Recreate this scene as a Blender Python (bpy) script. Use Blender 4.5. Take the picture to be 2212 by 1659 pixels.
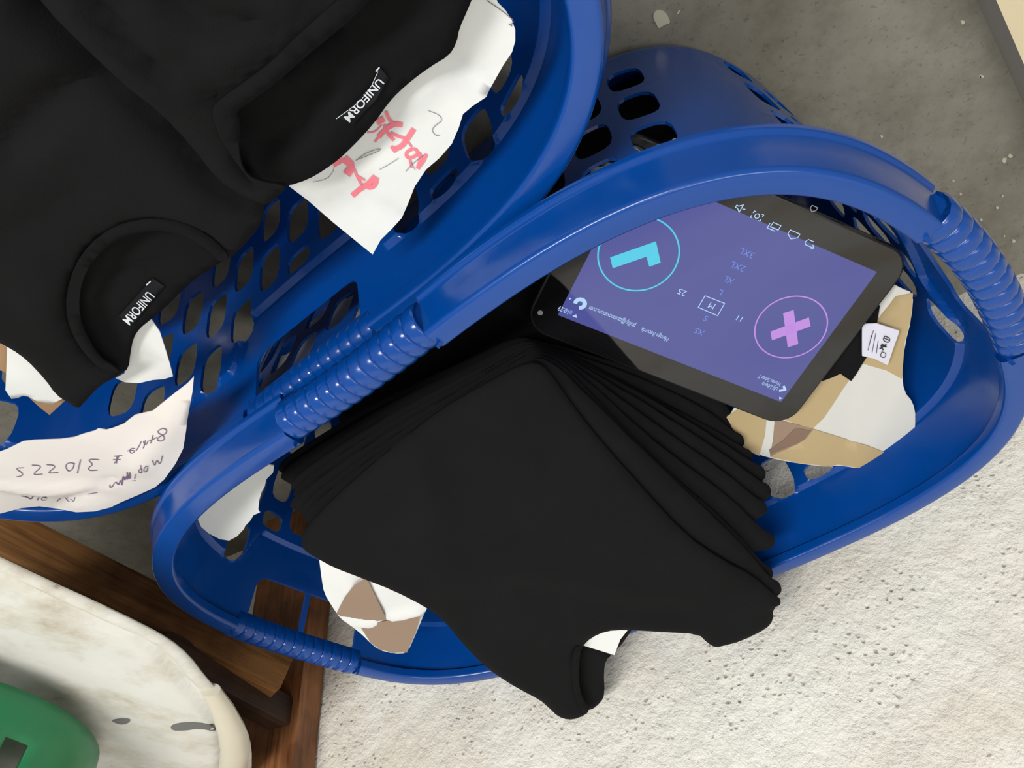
import bpy, bmesh, math, random
import numpy as np
from mathutils import Matrix, Vector
from mathutils.geometry import delaunay_2d_cdt

for o in list(bpy.data.objects):
    bpy.data.objects.remove(o)
C = bpy.context.scene.collection
SC = bpy.context.scene
random.seed(7)

# ---------------------------------------------------------------- camera, world, lamps, exposure
PITCH, ROLL, FPX, CAM_Z = 0.733937, -0.080117, 1806.27, 0.615
cr, sr, sp, cp = math.cos(ROLL), math.sin(ROLL), math.sin(PITCH), math.cos(PITCH)
EX, UPV, FW = np.array([1., 0, 0]), np.array([0, sp, cp]), np.array([0, cp, -sp])
cam_d = bpy.data.cameras.new('camera')
cam = bpy.data.objects.new('camera', cam_d)
C.objects.link(cam)
right = -(cr * EX + sr * UPV)
up = sr * EX - cr * UPV
M = Matrix.Identity(4)
for i in range(3):
    M[i][0], M[i][1], M[i][2] = right[i], up[i], -FW[i]
M[2][3] = CAM_Z
cam.matrix_world = M
cam_d.sensor_fit = 'HORIZONTAL'
cam_d.sensor_width = 36.0
cam_d.lens = 36.0 * FPX / 2212
cam_d.clip_start = 0.01
SC.camera = cam

world = bpy.data.worlds.new('world')
SC.world = world
world.use_nodes = True
bg = world.node_tree.nodes['Background']
bg.inputs[0].default_value = (0.86, 0.84, 0.78, 1)
bg.inputs[1].default_value = 0.55

def area(name, loc, target, size, energy, color):
    ld = bpy.data.lights.new(name, 'AREA')
    ld.shape = 'RECTANGLE'
    ld.size, ld.size_y = size
    ld.energy = energy
    ld.color = color
    ob = bpy.data.objects.new(name, ld)
    C.objects.link(ob)
    ob.location = loc
    ob.rotation_euler = (Vector(target) - Vector(loc)).to_track_quat('-Z', 'Y').to_euler()
    return ob

area('ceiling_tube', (1.05, -1.0, 1.85), (0.0, 0.6, 0.2), (1.4, 0.3), 52, (1.0, 0.98, 0.94))
area('ceiling_tube', (-0.45, -0.55, 2.4), (0.0, 0.6, 0.2), (1.4, 0.3), 12, (1.0, 0.99, 0.96))

SC.view_settings.view_transform = 'Standard'
SC.view_settings.look = 'None'
SC.view_settings.gamma = 1
SC.view_settings.exposure = 0.0
SC.view_settings.use_curve_mapping = False

# ---------------------------------------------------------------- photo geometry helpers
def rays(P):
    P = np.atleast_2d(np.asarray(P, float))
    X = 1106 - P[:, 0]
    Y = P[:, 1] - 829.5
    X, Y = cr * X - sr * Y, sr * X + cr * Y
    return X[:, None] * EX + Y[:, None] * UPV + FPX * FW

def onto(P, S):
    """points of a surface z = S(x, y) (or a constant height) on the sight lines of photo points"""
    r = rays(P)
    if not callable(S):
        t = (S - CAM_Z) / r[:, 2]
        q = r * t[:, None]
        q[:, 2] += CAM_Z
        return q
    z = np.full(len(r), 0.25)
    for _ in range(40):
        t = (z - CAM_Z) / r[:, 2]
        q = r * t[:, None]
        z = 0.5 * z + 0.5 * S(q[:, 0], q[:, 1])
    t = (z - CAM_Z) / r[:, 2]
    q = r * t[:, None]
    q[:, 2] += CAM_Z
    return q

def px_of(X):
    X = np.atleast_2d(np.asarray(X, float)) - np.array([0, 0, CAM_Z])
    R, U, F = X @ EX, X @ UPV, X @ FW
    x, y = R / F * FPX, U / F * FPX
    x, y = cr * x + sr * y, -sr * x + cr * y
    return np.stack([1106 - x, 829.5 + y], 1)

# ---------------------------------------------------------------- object helpers
def tag(o, label=None, cat=None, group=None, kind=None):
    if label: o['label'] = label
    if cat: o['category'] = cat
    if group: o['group'] = group
    if kind: o['kind'] = kind
    return o

def empty(name, loc, rz=0.0):
    o = bpy.data.objects.new(name, None)
    o.empty_display_size = 0.03
    C.objects.link(o)
    o.location = loc
    o.rotation_euler = (0, 0, rz)
    return o

def mk(name, verts, faces, mat, parent=None, smooth=True, sharp=40, local=False, recalc=True):
    """one mesh object; verts in world space unless local"""
    V = np.asarray(verts, float)
    off = np.zeros(3)
    if parent is None:
        off = np.array([(V[:, 0].min() + V[:, 0].max()) / 2, (V[:, 1].min() + V[:, 1].max()) / 2, V[:, 2].min()])
    elif not local:
        p = parent
        while p is not None:
            off = off + np.array(p.location)
            p = p.parent
    me = bpy.data.meshes.new(name)
    me.from_pydata((V - off).tolist(), [], [list(map(int, f)) for f in faces])
    me.validate()
    if recalc:
        bm = bmesh.new()
        bm.from_mesh(me)
        bmesh.ops.recalc_face_normals(bm, faces=bm.faces[:])
        bm.to_mesh(me)
        bm.free()
    if smooth:
        me.polygons.foreach_set('use_smooth', [True] * len(me.polygons))
        if sharp:
            me.set_sharp_from_angle(angle=math.radians(sharp))
    me.materials.append(mat)
    o = bpy.data.objects.new(name, me)
    C.objects.link(o)
    if parent is None:
        o.location = off
    else:
        o.parent = parent
    return o

class MB:
    def __init__(s): s.v, s.f = [], []
    def add(s, v, f):
        n = len(s.v)
        s.v += [tuple(x) for x in v]
        s.f += [[i + n for i in q] for q in f]
    def box(s, c, d, rz=0.0):
        x, y, z = d[0] / 2, d[1] / 2, d[2] / 2
        a, b = math.cos(rz), math.sin(rz)
        v = [(c[0] + a * i * x - b * j * y, c[1] + b * i * x + a * j * y, c[2] + k * z) for i in (-1, 1) for j in (-1, 1) for k in (-1, 1)]
        s.add(v, [(0, 1, 3, 2), (4, 6, 7, 5), (0, 4, 5, 1), (2, 3, 7, 6), (0, 2, 6, 4), (1, 5, 7, 3)])

def chaikin(P, n=2, closed=True):
    P = np.asarray(P, float)
    for _ in range(n):
        Q = np.roll(P, -1, 0)
        if not closed:
            A, B = P[:-1], P[1:]
            P = np.concatenate([P[:1], np.stack([.75 * A + .25 * B, .25 * A + .75 * B], 1).reshape(-1, 2), P[-1:]])
        else:
            P = np.stack([.75 * P + .25 * Q, .25 * P + .75 * Q], 1).reshape(-1, 2)
    return P

def densify(P, step):
    P = np.asarray(P, float)
    out = []
    for i in range(len(P)):
        a, b = P[i], P[(i + 1) % len(P)]
        n = max(1, int(np.hypot(*(b - a)) / step))
        for k in range(n):
            out.append(a + (b - a) * k / n)
    return np.array(out)

def inside(P, poly):
    x, y = P[:, 0], P[:, 1]
    c = np.zeros(len(P), bool)
    for i in range(len(poly)):
        (x0, y0), (x1, y1) = poly[i - 1], poly[i]
        if y0 == y1: continue
        m = ((y0 > y) != (y1 > y)) & (x < (x1 - x0) * (y - y0) / (y1 - y0) + x0)
        c ^= m
    return c

def segdist(P, line, closed=False):
    line = np.asarray(line, float)
    n = len(line)
    best = np.full(len(P), 1e9)
    for i in range(n if closed else n - 1):
        a, b = line[i], line[(i + 1) % n]
        d = b - a
        L = d @ d
        if L < 1e-18: continue
        t = np.clip(((P - a) @ d) / L, 0, 1)
        best = np.minimum(best, np.hypot(*(P - a - t[:, None] * d).T))
    return best

def sstep(x, a, b):
    t = np.clip((x - a) / (b - a), 0, 1)
    return t * t * (3 - 2 * t)

def wob(x, y, f, seed=0):
    return (np.sin(f * x * 1.3 + f * .7 * y + seed) + np.sin(f * .9 * y - f * .5 * x + 2.1 * seed + 1.3) + np.sin(f * 2.1 * x + f * 1.7 * y + seed * 3.3) * .5) / 2.5

def triangulate(poly, pts):
    n = len(poly)
    vs = [Vector(p) for p in poly] + [Vector(p) for p in pts]
    ed = [(i, (i + 1) % n) for i in range(n)]
    r = delaunay_2d_cdt(vs, ed, [], 1, 1e-7)
    return np.array([tuple(v) for v in r[0]]), [list(f) for f in r[2]]

SURF = {}
def sheet(name, poly, S, thick, mat, parent=None, res=.006, smooth=2, creases=(), wrinkle=0.0, seed=0, round_edge=True, step=9):
    """a sheet of cloth or paper: outline in photo points, laid on the height surface S, with real thickness"""
    P = chaikin(poly, smooth) if smooth else np.asarray(poly, float)
    P = densify(P, step)
    cl = [(onto(c[0], S)[:, :2], c[1], c[2]) for c in creases]
    def T(x, y):
        z = S(x, y) if callable(S) else np.full(len(x), float(S))
        q = np.stack([x, y], 1)
        for L, amp, sig in cl:
            z = z + amp * np.exp(-(segdist(q, L) / sig) ** 2)
        if wrinkle:
            z = z + wrinkle * wob(x, y, 55, seed) + wrinkle * .5 * wob(x, y, 120, seed + 5)
        return z
    b = onto(P, lambda x, y: T(x, y) - thick / 2)[:, :2]
    keep = [0]
    for i in range(1, len(b)):
        if np.hypot(*(b[i] - b[keep[-1]])) > 4e-4: keep.append(i)
    b = b[keep]
    x0, y0 = b.min(0); x1, y1 = b.max(0)
    gx, gy = np.meshgrid(np.arange(x0, x1, res), np.arange(y0, y1, res * .87))
    gx[1::2] += res / 2
    g = np.stack([gx.ravel(), gy.ravel()], 1)
    g = g[inside(g, b)]
    d = segdist(g, b, True) if len(g) else np.zeros(0)
    er = max(thick, .0012)
    extra = []
    g = g[d > res * .45] if len(g) else g
    V2, F = triangulate(b, np.concatenate([g] + extra) if len(g) else g)
    z = T(V2[:, 0], V2[:, 1])
    d = segdist(V2, b, True)
    e = np.clip(d / (er * 1.3 + 1e-9), 0, 1)
    prof = np.sqrt(np.maximum(0, 1 - (1 - e) ** 2)) if round_edge else np.where(d > 1e-6, 1., 0.)
    if round_edge: prof = np.maximum(prof, .25)
    else: prof = np.ones(len(V2))
    top = np.column_stack([V2, z - thick / 2 + thick / 2 * prof])
    bot = np.column_stack([V2, z - thick / 2 - thick / 2 * prof])
    n = len(V2)
    G = []
    for f in F:
        a, b_, c = V2[f[0]], V2[f[1]], V2[f[2]]
        ar = (b_[0] - a[0]) * (c[1] - a[1]) - (b_[1] - a[1]) * (c[0] - a[0])
        if abs(ar) < 1e-12: continue
        G.append(f if ar > 0 else f[::-1])
    cnt = {}
    for f in G:
        for i in range(3):
            e = (f[i], f[(i + 1) % 3])
            if (e[1], e[0]) in cnt: del cnt[(e[1], e[0])]
            else: cnt[e] = 1
    faces = G + [[i + n for i in reversed(f)] for f in G] + [[j, i, i + n, j + n] for i, j in cnt]
    o = mk(name, np.concatenate([top, bot]), faces, mat, parent, sharp=75, recalc=False)
    SURF[o.name] = T
    return o

def ribbon_faces(mb, pts, w, S, lift, closed=False):
    """a pen stroke of width w (photo units) lying on a surface"""
    P = np.asarray(pts, float)
    if len(P) > 2: P = chaikin(P, 2 if len(P) > 4 else 1, closed)
    if closed: P = np.concatenate([P, P[:1]])
    t = np.gradient(P, axis=0)
    t /= np.maximum(np.hypot(t[:, 0], t[:, 1])[:, None], 1e-9)
    nrm = np.stack([-t[:, 1], t[:, 0]], 1)
    A = onto(P + nrm * w / 2, S); B = onto(P - nrm * w / 2, S)
    A[:, 2] += lift; B[:, 2] += lift
    n = len(P)
    V = np.concatenate([A, B])
    mb.add(V, [(i, i + 1, n + i + 1, n + i) for i in range(n - 1)])

def strokes(name, lst, S, lift, mat, parent):
    mb = MB()
    for w, pts in lst: ribbon_faces(mb, pts, w, S, lift)
    return mk(name, mb.v, mb.f, mat, parent, smooth=False)

def poly_patch(name, poly, S, lift, mat, parent):
    q = onto(poly, S); q[:, 2] += lift
    return mk(name, q, [list(range(len(q)))], mat, parent, smooth=False)

def text_mesh(body, bold=0.0):
    cu = bpy.data.curves.new('lettering', 'FONT')
    cu.body = body
    cu.size = 1.0
    cu.offset = bold
    cu.resolution_u = 3
    ob = bpy.data.objects.new('lettering', cu)
    C.objects.link(ob)
    bpy.context.view_layer.update()
    dg = bpy.context.evaluated_depsgraph_get()
    me = bpy.data.meshes.new_from_object(ob.evaluated_get(dg))
    V = np.array([tuple(v.co) for v in me.vertices]); F = [list(p.vertices) for p in me.polygons]
    bpy.data.objects.remove(ob); bpy.data.curves.remove(cu); bpy.data.meshes.remove(me)
    return V, F

# ---------------------------------------------------------------- materials
def mat(name, color, rough=.5, spec=.5, metallic=0.0, sheen=0.0):
    m = bpy.data.materials.new(name)
    m.use_nodes = True
    b = m.node_tree.nodes['Principled BSDF']
    b.inputs['Base Color'].default_value = (*color, 1)
    b.inputs['Roughness'].default_value = rough
    b.inputs['Specular IOR Level'].default_value = spec
    b.inputs['Metallic'].default_value = metallic
    if sheen:
        b.inputs['Sheen Weight'].default_value = sheen
        b.inputs['Sheen Roughness'].default_value = .5
    return m

def nt(m): return m.node_tree.nodes, m.node_tree.links, m.node_tree.nodes['Principled BSDF']

def noise(m, scale, detail=4, rough=.55, coord='Object', stretch=None, distortion=0):
    N, L, b = nt(m)
    tc = N.new('ShaderNodeTexCoord')
    n = N.new('ShaderNodeTexNoise')
    n.inputs['Scale'].default_value = scale
    n.inputs['Detail'].default_value = detail
    n.inputs['Roughness'].default_value = rough
    n.inputs['Distortion'].default_value = distortion
    src = tc.outputs[coord]
    if stretch:
        mp = N.new('ShaderNodeMapping')
        mp.inputs['Scale'].default_value = stretch
        L.new(src, mp.inputs[0]); src = mp.outputs[0]
    L.new(src, n.inputs['Vector'])
    return n

def ramp(m, fac, stops):
    N, L, b = nt(m)
    r = N.new('ShaderNodeValToRGB')
    e = r.color_ramp.elements
    while len(e) < len(stops): e.new(.5)
    for i, (p, c) in enumerate(stops):
        e[i].position = p
        e[i].color = (*c, 1) if len(c) == 3 else c
    L.new(fac, r.inputs[0])
    return r

def bump(m, height, strength, dist):
    N, L, b = nt(m)
    bu = N.new('ShaderNodeBump')
    bu.inputs['Strength'].default_value = strength
    bu.inputs['Distance'].default_value = dist
    L.new(height, bu.inputs['Height'])
    prev = b.inputs['Normal'].links
    if prev: L.new(prev[0].from_socket, bu.inputs['Normal'])
    L.new(bu.outputs[0], b.inputs['Normal'])

def mix(m, fac, a, bcol, mode='MIX'):
    N, L, b = nt(m)
    x = N.new('ShaderNodeMix')
    x.data_type = 'RGBA'
    x.blend_type = mode
    for s, v in ((x.inputs[0], fac), (x.inputs[6], a), (x.inputs[7], bcol)):
        if isinstance(v, (int, float)): s.default_value = v
        elif isinstance(v, tuple): s.default_value = (*v, 1)
        else: L.new(v, s)
    return x.outputs[2]

def plastic(name, color, rough=.3):
    m = mat(name, color, rough, .5)
    N, L, b = nt(m)
    n = noise(m, 30, 4)
    r = ramp(m, n.outputs[0], [(.35, (rough - .05,) * 3), (.7, (rough + .1,) * 3)])
    L.new(r.outputs[0], b.inputs['Roughness'])
    n2 = noise(m, 9, 3)
    c = mix(m, n2.outputs[0], tuple(x * .92 for x in color), tuple(x * 1.1 for x in color))
    L.new(c, b.inputs['Base Color'])
    n3 = noise(m, 260, 2)
    bump(m, n3.outputs[0], .04, .001)
    return m

def fabric(name, color):
    m = mat(name, color, .9, .12)
    N, L, b = nt(m)
    n = noise(m, 900, 2)
    bump(m, n.outputs[0], .25, .0008)
    n2 = noise(m, 16, 3)
    bump(m, n2.outputs[0], .35, .006)
    c = mix(m, n2.outputs[0], tuple(x * .75 for x in color), tuple(x * 1.3 for x in color))
    L.new(c, b.inputs['Base Color'])
    return m

def paper(name, color, bumpy=.3):
    m = mat(name, color, .55, .3)
    N, L, b = nt(m)
    n = noise(m, 45, 5)
    bump(m, n.outputs[0], bumpy, .0015)
    n2 = noise(m, 7, 3)
    c = mix(m, n2.outputs[0], tuple(x * .93 for x in color), tuple(min(1, x * 1.03) for x in color))
    L.new(c, b.inputs['Base Color'])
    return m

M_BLUE = plastic('blue_plastic', (.0005, .049, .265), .20)
M_GREEN = plastic('green_plastic', (.005, .165, .06), .38)
M_BLACK = fabric('black_jersey', (.0062, .0062, .0069))
M_BLACK2 = fabric('black_rib_knit', (.0052, .0052, .0058))
M_LABEL = fabric('woven_label_black', (.012, .013, .016))
M_LETTER = mat('woven_letter_white', (.62, .66, .72), .7)
M_PAPER = paper('white_paper', (.73, .75, .75))
M_NOTE = paper('note_paper', (.70, .665, .64))
M_PLAN = paper('printed_paper_white', (.60, .60, .57), .2)
M_TAN = paper('print_tan', (.44, .335, .18), .2)
M_BROWN = paper('print_brown', (.21, .14, .10), .2)
M_BROWN2 = paper('print_taupe', (.29, .205, .15), .2)
M_CARD = paper('cardboard', (.36, .22, .12), .3)
M_PINK = mat('pink_marker', (.83, .20, .26), .6)
M_PENCIL = mat('pencil_grey', (.16, .15, .18), .6)
M_PEN = mat('pen_violet', (.17, .11, .19), .6)
M_TAGW = paper('label_satin_white', (.62, .62, .72), .1)
M_INK = mat('ink_black', (.02, .02, .025), .6)

def wood(name, c1, c2, axis_scale):
    m = mat(name, c1, .5, .35)
    N, L, b = nt(m)
    n = noise(m, 4, 6, .6, stretch=axis_scale, distortion=1.2)
    r = ramp(m, n.outputs[0], [(.3, c2), (.5, c1), (.72, tuple(x * 1.35 for x in c1))])
    n2 = noise(m, 9, 4)
    r2 = ramp(m, n2.outputs[0], [(.38, (.45, .4, .38)), (.55, (1, 1, 1))])
    c = mix(m, 1.0, r.outputs[0], r2.outputs[0], 'MULTIPLY')
    L.new(c, b.inputs['Base Color'])
    bump(m, n.outputs[0], .3, .002)
    return m
M_WOOD = wood('varnished_wood', (.27, .125, .040), (.13, .055, .020), (2, 30, 30))
M_WOOD_LEG = wood('varnished_wood_leg', (.30, .125, .045), (.15, .058, .022), (30, 30, 2))

def glass_black():
    m = mat('black_glass', (.006, .006, .007), .05, .7)
    return m
M_GLASS = glass_black()
M_TABCASE = mat('black_tablet_shell', (.01, .01, .011), .35, .5)

def emit(name, color, strength, base=(.0, .0, .0), rough=.08):
    m = mat(name, base, rough, .5)
    N, L, b = nt(m)
    b.inputs['Emission Color'].default_value = (*color, 1)
    b.inputs['Emission Strength'].default_value = strength
    return m
M_SCREEN = emit('lit_screen', (.082, .09, .315), 1.0)
M_CYAN = emit('lit_cyan', (.08, .60, .80), 1.0)
M_MAUVE = emit('lit_mauve', (.52, .26, .74), 1.0)
M_WHITE = emit('lit_white', (.45, .66, .92), 1.0)
M_DIM = emit('lit_pale_blue', (.16, .24, .72), 1.0)

# concrete floor
def concrete():
    m = mat('concrete', (.2, .19, .16), .75, .3)
    N, L, b = nt(m)
    n1 = noise(m, 3.2, 6, .62)
    n2 = noise(m, 38, 6, .7)
    n3 = noise(m, 240, 3, .6)
    r1 = ramp(m, n1.outputs[0], [(.33, (.14, .13, .104)), (.52, (.225, .215, .182)), (.72, (.295, .285, .25))])
    r2 = ramp(m, n2.outputs[0], [(.3, (.72, .71, .68)), (.55, (1, 1, 1)), (.75, (1.0, 1.0, 1.0))])
    c = mix(m, .8, r1.outputs[0], r2.outputs[0], 'MULTIPLY')
    r3 = ramp(m, n3.outputs[0], [(.28, (.55, .54, .5)), (.4, (1, 1, 1))])
    c = mix(m, .7, c, r3.outputs[0], 'MULTIPLY')
    L.new(c, b.inputs['Base Color'])
    bump(m, n2.outputs[0], .2, .002)
    bump(m, n3.outputs[0], .25, .0008)
    return m
M_FLOOR = concrete()

def plaster():
    m = mat('white_plaster', (.8, .79, .74), .8, .25)
    N, L, b = nt(m)
    tc = N.new('ShaderNodeTexCoord')
    n1 = noise(m, 5, 5, .6)
    base = ramp(m, n1.outputs[0], [(.3, (.76, .71, .61)), (.48, (.85, .83, .76)), (.7, (.88, .87, .82))])
    # pits
    nd = noise(m, 60, 2)
    add = N.new('ShaderNodeMix'); add.data_type = 'RGBA'; add.blend_type = 'ADD'
    add.inputs[0].default_value = .006
    L.new(tc.outputs['Object'], add.inputs[6]); L.new(nd.outputs[1], add.inputs[7])
    vo = N.new('ShaderNodeTexVoronoi'); vo.inputs['Scale'].default_value = 135
    L.new(add.outputs[2], vo.inputs['Vector'])
    pit = ramp(m, vo.outputs['Distance'], [(.08, (0, 0, 0)), (.30, (1, 1, 1))])
    nm = noise(m, 11, 3, .6)
    msk = ramp(m, nm.outputs[0], [(.42, (0, 0, 0)), (.62, (1, 1, 1))])
    # dirt inside some pits
    dirt = mix(m, pit.outputs[0], (.50, .40, .31), (1, 1, 1))
    dirt = mix(m, msk.outputs[0], (1, 1, 1), dirt)
    c = mix(m, .7, base.outputs[0], dirt, 'MULTIPLY')
    ns = noise(m, 3.1, 4, .6)
    st = ramp(m, ns.outputs[0], [(.50, (1, 1, 1)), (.70, (.70, .59, .45))])
    c = mix(m, .7, c, st.outputs[0], 'MULTIPLY')
    L.new(c, b.inputs['Base Color'])
    n2 = noise(m, 130, 5, .65)
    bump(m, n2.outputs[0], .8, .004)
    ph = mix(m, msk.outputs[0], (1, 1, 1), pit.outputs[0])
    bump(m, ph, .6, .003)
    return m
M_WALL = plaster()

# ---------------------------------------------------------------- the setting
fl = MB(); fl.box((0, .4, -.02), (5, 5, .04))
floor = tag(mk('floor', fl.v, fl.f, M_FLOOR, smooth=False), 'bare grey-brown concrete floor with scuffs and paint spots', None, None, 'structure')

WP, WA = np.array([-.5215, .5770]), math.radians(23.8)
WD, WN = np.array([math.cos(WA), math.sin(WA)]), np.array([-math.sin(WA), math.cos(WA)])
def wall_mesh():
    us = np.concatenate([[-1.9, -1.2, -.6], np.arange(-.2, 1.25, .005), [1.6, 2.2, 3.0]])
    zs = np.concatenate([np.arange(-.01, .62, .005), [.8, 1.2, 1.8, 2.6]])
    U, Z = np.meshgrid(us, zs)
    fine = ((U > -.21) & (U < 1.26) & (Z < .63)).astype(float)
    d = .0016 * wob(U, Z, 42, 2) + .0007 * wob(U, Z, 210, 4) + .0004 * wob(Z, U, 400, 7)
    d = d * fine
    x = WP[0] + U * WD[0] + d * WN[0]; y = WP[1] + U * WD[1] + d * WN[1]
    V = np.stack([x.ravel(), y.ravel(), Z.ravel()], 1)
    nu, nz = len(us), len(zs)
    F = [(j * nu + i, j * nu + i + 1, (j + 1) * nu + i + 1, (j + 1) * nu + i) for j in range(nz - 1) for i in range(nu - 1)]
    # back side, so that the wall has a real thickness
    n = len(V)
    corner = [0, nu - 1, nz * nu - 1, (nz - 1) * nu]
    bk = [V[c] + np.array([WN[0] * .12, WN[1] * .12, 0]) for c in corner]
    V = np.concatenate([V, bk])
    F.append((n, n + 3, n + 2, n + 1))
    return V, F
wv, wf = wall_mesh()
wall = tag(mk('wall_back', wv, wf, M_WALL, sharp=0), 'rough white plastered wall with pits and brown stains', None, None, 'structure')

def floor_patch(name, px, z, m, n=2):
    P = chaikin(px, n)
    q = onto(P, z)
    V = np.concatenate([q, q - np.array([0, 0, z + .0005])])
    k = len(q)
    F = [list(range(k))] + [[i, (i + 1) % k, k + (i + 1) % k, k + i] for i in range(k)]
    return mk(name, V, F, m, floor, smooth=False)
M_SPOT = mat('dried_paint', (.50, .47, .37), .7)
floor_patch('paint_spot', [(1411, 40), (1412, 28), (1420, 22), (1432, 23), (1440, 30), (1446, 42), (1448, 50), (1438, 53), (1432, 56), (1424, 62), (1420, 58), (1417, 50)], .0012, M_SPOT)
floor_patch('paint_spot', [(1463, 28), (1466, 23), (1470, 22), (1467, 29), (1463, 32)], .0010, M_SPOT)
for (x, y, r) in ((2080, 48, 6), (2121, 166, 5), (2118, 167, 3), (2170, 347, 7), (2183, 337, 5), (2154, 449, 4), (2190, 521, 4), (2170, 510, 3), (2120, 475, 3), (2060, 391, 3), (1905, 295, 3), (2025, 440, 3), (2166, 424, 3), (2076, 420, 3)):
    a0 = random.random() * 6
    floor_patch('plaster_chip', [(x + r * (.6 + .6 * random.random()) * math.cos(a0 + k * 1.257), y + r * (.6 + .6 * random.random()) * math.sin(a0 + k * 1.257)) for k in range(5)], .0015, M_SPOT, 0)

# ---------------------------------------------------------------- laundry baskets
D0 = .345
SA, SB, SN = .875992 * D0, .560668 * D0, 3.6661
RW, RW2, RK = .048886 * D0, .068484 * D0, .088346 * D0
CO = [1.4553e-2, -1.3266e-2, 1.492e-3, -5.2277e-3, -1.2659e-3, -6.498e-4, -3.7406e-3, 3.2392e-3, 5.5723e-3, 2.992e-4, -6.861e-4, -3.4143e-3, 1.904e-4, -1.513e-4]
COS_ = [c if (i % 2 == 0 and (i // 2) % 2 == 0) else 0 for i, c in enumerate(CO)]
TAP = .155

class Contour:
    def __init__(s, co, sc):
        s.co, s.a, s.b = co, SA * sc, SB * sc
        ph = np.linspace(-.75 * np.pi, 1.25 * np.pi, 4001)
        P = s.at_phi(ph, -.02)
        L = np.concatenate([[0], np.cumsum(np.hypot(*np.diff(P, axis=0).T))])
        s.ph, s.L, s.len = ph, L, L[-1]
    def at_phi(s, ph, o):
        d = 0
        for i in range(7):
            d = d + s.co[2 * i] * np.cos((i + 2) * ph) + s.co[2 * i + 1] * np.sin((i + 2) * ph)
        c, q = np.cos(ph), np.sin(ph)
        r = (1 + d) / (np.abs(c) ** SN + np.abs(q) ** SN) ** (1 / SN)
        return np.stack([(s.a + o) * r * c, (s.b + o) * r * q], -1)
    def phi(s, S): return np.interp(np.mod(S, s.len), s.L, s.ph)
    def s_of(s, ph): return float(np.interp(ph, s.ph, s.L))
    def pt(s, S, o): return s.at_phi(s.phi(S), o)
    def nrm(s, S, o):
        t = s.pt(S + 2e-3, o) - s.pt(S - 2e-3, o)
        t = t / np.hypot(t[..., 0], t[..., 1])[..., None]
        return np.stack([t[..., 1], -t[..., 0]], -1)

def superrect(cx, cy, w, h, n=3.2, k=20, shear=0.0):
    out = []
    for i in range(k):
        a = 2 * math.pi * (i + .5) / k
        c, q = math.cos(a), math.sin(a)
        r = 1 / (abs(c) ** n + abs(q) ** n) ** (1 / n)
        out.append((cx + w / 2 * r * c, cy + h / 2 * r * q))
    return out

def wnorm(o):
    m = o.modifiers.new('weighted_normals', 'WEIGHTED_NORMAL')
    m.keep_sharp = True
    m.weight = 80
    return o

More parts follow.
